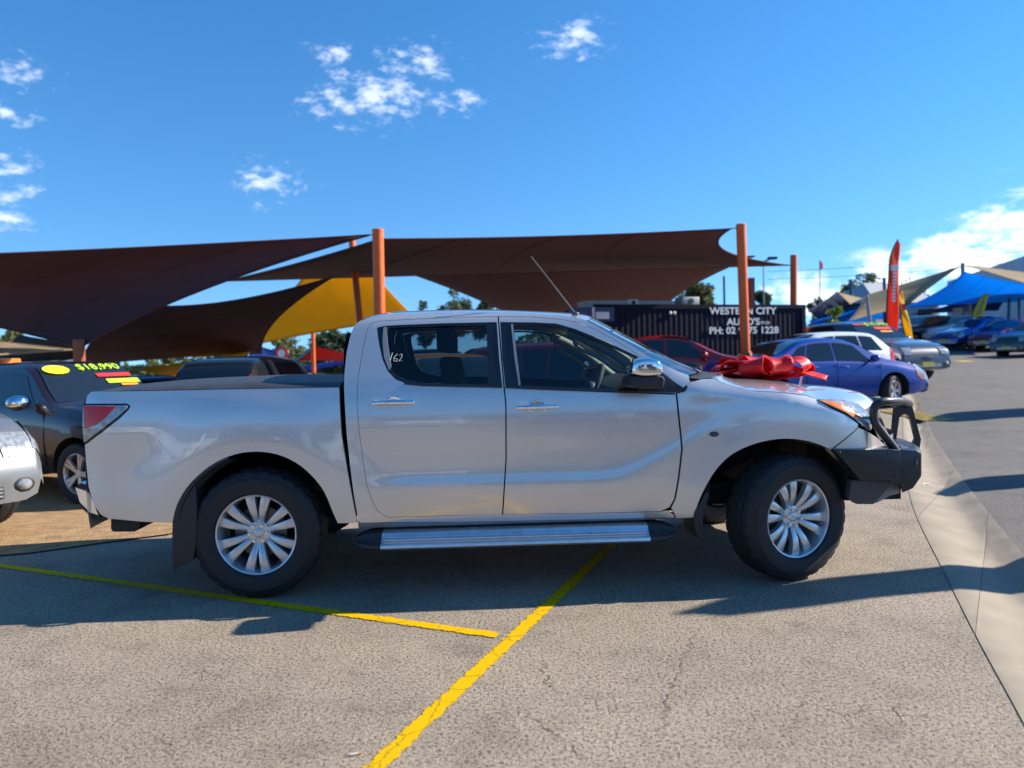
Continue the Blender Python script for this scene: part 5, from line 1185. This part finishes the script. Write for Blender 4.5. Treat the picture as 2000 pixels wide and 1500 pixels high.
for k in range(int(Lw / .6)):
    x = .3 + k * .6; h = lerp(z1, z2, x / Lw) - .05; c = dv * x - nv * .03; MB().add([tuple(c - dv * .04 + nv * .0), tuple(c + dv * .04), tuple(c + dv * .04 + Vector((0, 0, h))), tuple(c - dv * .04 + Vector((0, 0, h))), tuple(c - dv * .06 + nv * .03), tuple(c + dv * .06 + nv * .03), tuple(c + dv * .06 + nv * .03 + Vector((0, 0, h))), tuple(c - dv * .06 + nv * .03 + Vector((0, 0, h)))], [(0, 1, 2, 3), (4, 0, 3, 7), (1, 5, 6, 2), (3, 2, 6, 7)]).build('cladding_rib', m_wh, wh_)
def house(label, px, py, Y, w, d, h, rh, wm, rm, rz):
    q = at(px, py, Y); t = thing('house', label, 'building', (q.x, q.y, g(q.x, q.y)), rz); top = q.z - t.location.z; h = top - rh
    MB().box(-w / 2, w / 2, -d / 2, d / 2, 0, h).build('wall', wm, t)
    MB().add([(-w / 2 - .3, -d / 2 - .3, h), (w / 2 + .3, -d / 2 - .3, h), (w / 2 + .3, d / 2 + .3, h), (-w / 2 - .3, d / 2 + .3, h), (-w / 2 + rh, 0, h + rh), (w / 2 - rh, 0, h + rh)], [(0, 1, 5, 4), (2, 3, 4, 5), (1, 2, 5), (3, 0, 4), (3, 2, 1, 0)]).build('roof', rm, t)
    for x in (-w / 4, w / 4):
        f = MB().box(x - .6, x + .6, -d / 2 - .03, -d / 2, h - 1.6, h - .5).build('window', carglass, t); MB().box(x - .66, x + .66, -d / 2 - .06, -d / 2 - .031, h - 1.68, h - 1.6).build('sill', white_pt, f)
house('small house with grey hipped roof behind the orange feather flag', 1712, 553, 60, 6.4, 6, 3, 1.8, m_wh, mat('grey_roof', (.33, .34, .36), .7, var=.1), R(20))
def lamp_pole(label, px, py, Y, wpx=2.2, head=True):
    q = at(px, py, Y); t = thing('light_pole', label, 'light pole', (q.x, q.y, g(q.x, q.y)), 0); z1 = q.z - t.location.z; r = wpx / 2 / F * Y
    MB().tube([(0, 0, 0), (0, 0, z1)], [r * 1.4, r], 10).build('pole', p_gp, t)
    if head:
        MB().tube([(-.45, 0, z1 - .1), (0, 0, z1 + .02), (.45, 0, z1 + .2)], .05, 8).build('arm', p_gp, t)
        for s in (-1, 1): MB().box(s * .5 - .25, s * .5 + .25, -.15, .15, z1 + .02 + s * .12, z1 + .16 + s * .12).build('floodlight', black_pl, t, bevel=.02)
    return t
lamp_pole('thin floodlight pole between the two right orange posts', 1491, 512, 42)
fp_ = lamp_pole('slender flagpole with a small red pennant right of the container', 1601, 508, 60, 1.6, False)
z1 = at(1601, 508, 60).z - fp_.location.z; MB().grid([[(0, 0, z1), (0, 0, z1 - .75)], [(.12, .03, z1 - .1), (.12, .03, z1 - .75)], [(.26, 0, z1 - .3), (.26, 0, z1 - .7)]]).build('pennant', f_or, fp_)
pl = lamp_pole('timber power pole behind the sagging brown sail', 1326, 540, 70, 3, False)
def wireline(label, a, b, sagz):
    A_, B_ = at(*a), at(*b); t = thing('power_line', label, 'cable', A_, 0, 'overhead power lines')
    MB().tube([tuple((B_ - A_) * (k / 16) - Vector((0, 0, sagz * 4 * (k / 16) * (1 - k / 16)))) for k in range(17)], .022, 5).build('wire', black_pl, t)
wireline('upper of the two thin wires crossing the sky at right', (1500, 530, 75), (2150, 470, 70), .5); wireline('lower of the two thin wires crossing the sky at right', (1500, 545, 76), (2150, 490, 71), .5)
# pale hoarding under the sail
q = at(1872, 612, 46); hb_ = thing('hoarding', 'pale grey board standing under the bright blue sail', 'board', (q.x, q.y, g(q.x, q.y))); MB().box(-.35, .35, -.05, .05, .3, q.z - hb_.location.z + .6).build('panel', m_wh, hb_); MB().box(-.05, .05, -.04, .04, 0, .3).build('leg', p_gp, hb_)
# ------------------------------------------------------------------ trees
m_bark = mat('bark', (.16, .12, .085), .9, var=.3, vscale=6, bump=.6, bscale=12)
def leafmat(name, col):
    m = mat(name, col, .6, var=.35, vscale=.9); nt = m.node_tree; b = nt.nodes['Principled BSDF']; o = nt.nodes['Material Output']
    tr = nt.nodes.new('ShaderNodeBsdfTranslucent'); tr.inputs[0].default_value = (col[0] * 1.3, col[1] * 1.5, col[2], 1); x = nt.nodes.new('ShaderNodeMixShader'); x.inputs[0].default_value = .3
    nt.links.new(b.outputs[0], x.inputs[1]); nt.links.new(tr.outputs[0], x.inputs[2]); nt.links.new(x.outputs[0], o.inputs[0]); return m
leafs = [leafmat('gum_leaf', (.075, .10, .045)), leafmat('dark_leaf', (.045, .075, .028)), leafmat('olive_leaf', (.12, .13, .045)), leafmat('fresh_leaf', (.17, .22, .03))]
def tree(label, px, pytop, Y, wpx, kind=0, n=2600, leaf=.20, clumps=26, seed=1, hfrac=.6, name='gum_tree', group='background trees', flat=1.):
    rnd = random.Random(seed); q = at(px, pytop, Y); gz = g(q.x, q.y) - .15; H = q.z - gz; rw = wpx / 2 / F * Y
    t = thing(name, label, 'tree', (q.x, q.y, gz), 0, group)
    ch = H * hfrac; cz = H - ch / 2
    cl = []
    for k in range(clumps):
        while True:
            d = Vector((rnd.uniform(-1, 1), rnd.uniform(-1, 1), rnd.uniform(-1, 1)))
            if .25 < d.length < 1: break
        cl.append((Vector((d.x * rw * .86, d.y * rw * .86, cz + d.z * ch * .46)), rnd.uniform(.22, .42) * min(rw, ch * .7)))
    tk = MB(); r0 = max(.06, .028 * H); fork = Vector((rw * .05, 0, H * (1 - hfrac) + ch * .12))
    tk.tube([(0, 0, 0), (rnd.uniform(-.1, .1), 0, fork.z * .5), tuple(fork)], [r0, r0 * .8, r0 * .65], 9)
    for c, r in cl[:9]:
        mid = fork.lerp(c, .5) + Vector((0, 0, -.08 * ch)); tk.tube([tuple(fork), tuple(mid), tuple(c)], [r0 * .5, r0 * .3, r0 * .1], 6)
    tk.build('trunk', m_bark, t)
    vs = []; fs = []
    for i in range(n):
        c, r = cl[rnd.randrange(len(cl))]
        d = Vector((rnd.gauss(0, 1), rnd.gauss(0, 1), rnd.gauss(0, .8))).normalized() * r * rnd.random() ** .45
        p = c + d; a = Vector((rnd.gauss(0, 1), rnd.gauss(0, 1), rnd.gauss(0, .6))).normalized(); b = a.orthogonal().normalized(); b = (b + a.cross(b) * rnd.uniform(-1, 1)).normalized()
        s = leaf * rnd.uniform(.6, 1.3); o = len(vs); vs += [tuple(p - a * s), tuple(p - b * s * .45), tuple(p + a * s), tuple(p + b * s * .45)]; fs.append((o, o + 1, o + 2, o + 3))
    me = bpy.data.meshes.new('crown'); me.from_pydata(vs, [], fs); link('crown', me, leafs[kind], t); return t
tree('round dark tree above the cab roof, right of the yellow sail', 827, 586, 62, 56, 1, seed=2, n=1800)
tree('tall grey green gum tree above the middle of the cab roof', 882, 561, 66, 78, 0, seed=3, leaf=.17)
tree('broad dark tree under the sagging brown sail, right of the tall gum', 952, 584, 62, 70, 1, seed=4)
tree('green tree above the right part of the container', 1358, 548, 48, 66, 2, seed=5)
tree('dark tree behind the gap right of the tallest orange post', 1484, 558, 50, 40, 1, seed=6, n=1500)
tree('spreading dark gum behind the small grey roof', 1690, 538, 70, 100, 1, seed=7)
tree('lighter gum between the flag and the bright blue sail', 1775, 545, 74, 70, 0, seed=8, n=1500)
tree('low bush right of the container behind the sails', 1600, 578, 74, 50, 1, seed=9, n=1200)
tree('yellow green tree at the far left under the brown sail', 12, 632, 40, 90, 2, seed=10, hfrac=.8)
tree('dark green tree behind the red shade sail', 655, 645, 44, 100, 1, seed=11, hfrac=.85)
tree('olive tree behind the yellow sail, left of the thin orange post', 560, 660, 55, 90, 2, seed=12, hfrac=.8)
tree('green hedge tree behind the cars across the road', 1830, 608, 58, 120, 2, seed=13, hfrac=.8)
tree('second hedge tree behind the cars across the road', 1730, 612, 60, 110, 1, seed=14, hfrac=.8)
tree('slim green sapling in front of the blue sails', 1628, 590, 27, 46, 3, n=520, leaf=.10, clumps=12, seed=15, hfrac=.72, name='sapling', group=None)
tree('leafy tree far behind the cream sail', 330, 700, 60, 120, 2, seed=16, hfrac=.8); tree('dark tree far behind the navy hatchback', 470, 690, 62, 130, 1, seed=17, hfrac=.8)
tree('broad tree behind the container, hidden by the truck roof', 1120, 600, 60, 150, 1, seed=18, hfrac=.8)
# shrub line closing the view far behind
bm_ = MB(); rnd = random.Random(5); vs = []; fs = []
for i in range(16000):
    a = rnd.uniform(-75, 75); x = math.tan(R(a * .62)) * 110; y = 110 + rnd.uniform(-6, 6); hgt = 2.6 + 1.7 * mnoise.noise(Vector((x * .08, 3, 0))) + .9 * mnoise.noise(Vector((x * .35, 7, 0)))
    z = g(x, y) - .2 + rnd.random() ** .8 * max(.8, hgt); p = Vector((x, y, z)); a_ = Vector((rnd.gauss(0, 1), rnd.gauss(0, 1), rnd.gauss(0, .6))).normalized(); b_ = a_.orthogonal().normalized(); s = rnd.uniform(.25, .55); o = len(vs)
    vs += [tuple(p - a_ * s), tuple(p - b_ * s * .6), tuple(p + a_ * s), tuple(p + b_ * s * .6)]; fs.append((o, o + 1, o + 2, o + 3))
me = bpy.data.meshes.new('far_scrub'); me.from_pydata(vs, [], fs); o = link('far_scrub', me, leafs[1]); o['kind'] = 'stuff'; o['label'] = 'far line of dark green scrub along the horizon'
# ------------------------------------------------------------------ behind the photographer: what the truck's side reflects
for k, (x, y, hd, kd, pm, lab) in enumerate(((-7.5, -7.5, 84, 'suv', p_white, 'white wagon behind the photographer, leftmost of the reflected row'), (-4.4, -8, 92, 'sedan', p_grey, 'grey sedan behind the photographer, second of the reflected row'), (-1.2, -7.6, 88, 'hatch', p_white, 'white hatchback behind the photographer, middle of the reflected row'), (2.1, -8.2, 95, 'suv', p_silver2, 'silver wagon behind the photographer, fourth of the reflected row'), (5.3, -7.8, 86, 'hatch', p_dred, 'dark red hatchback behind the photographer, right of the reflected row'))):
    car('parked_car', kd, lab, 'car', pm, x, y, hd, 'cars behind the photographer')
bk_ = thing('showroom', 'low white showroom building behind the photographer', 'building', (-2, -24, 0)); MB().box(-16, 14, -4, 0, 0, 4.2).build('wall', white_pt, bk_); MB().box(-16.4, 14.4, -4.4, .6, 4.2, 4.6).build('roof', m_wh, bk_)
for k in range(7): MB().box(-14 + k * 3.9, -11.2 + k * 3.9, .0, .04, .3, 3.2).build('window', carglass, bk_)
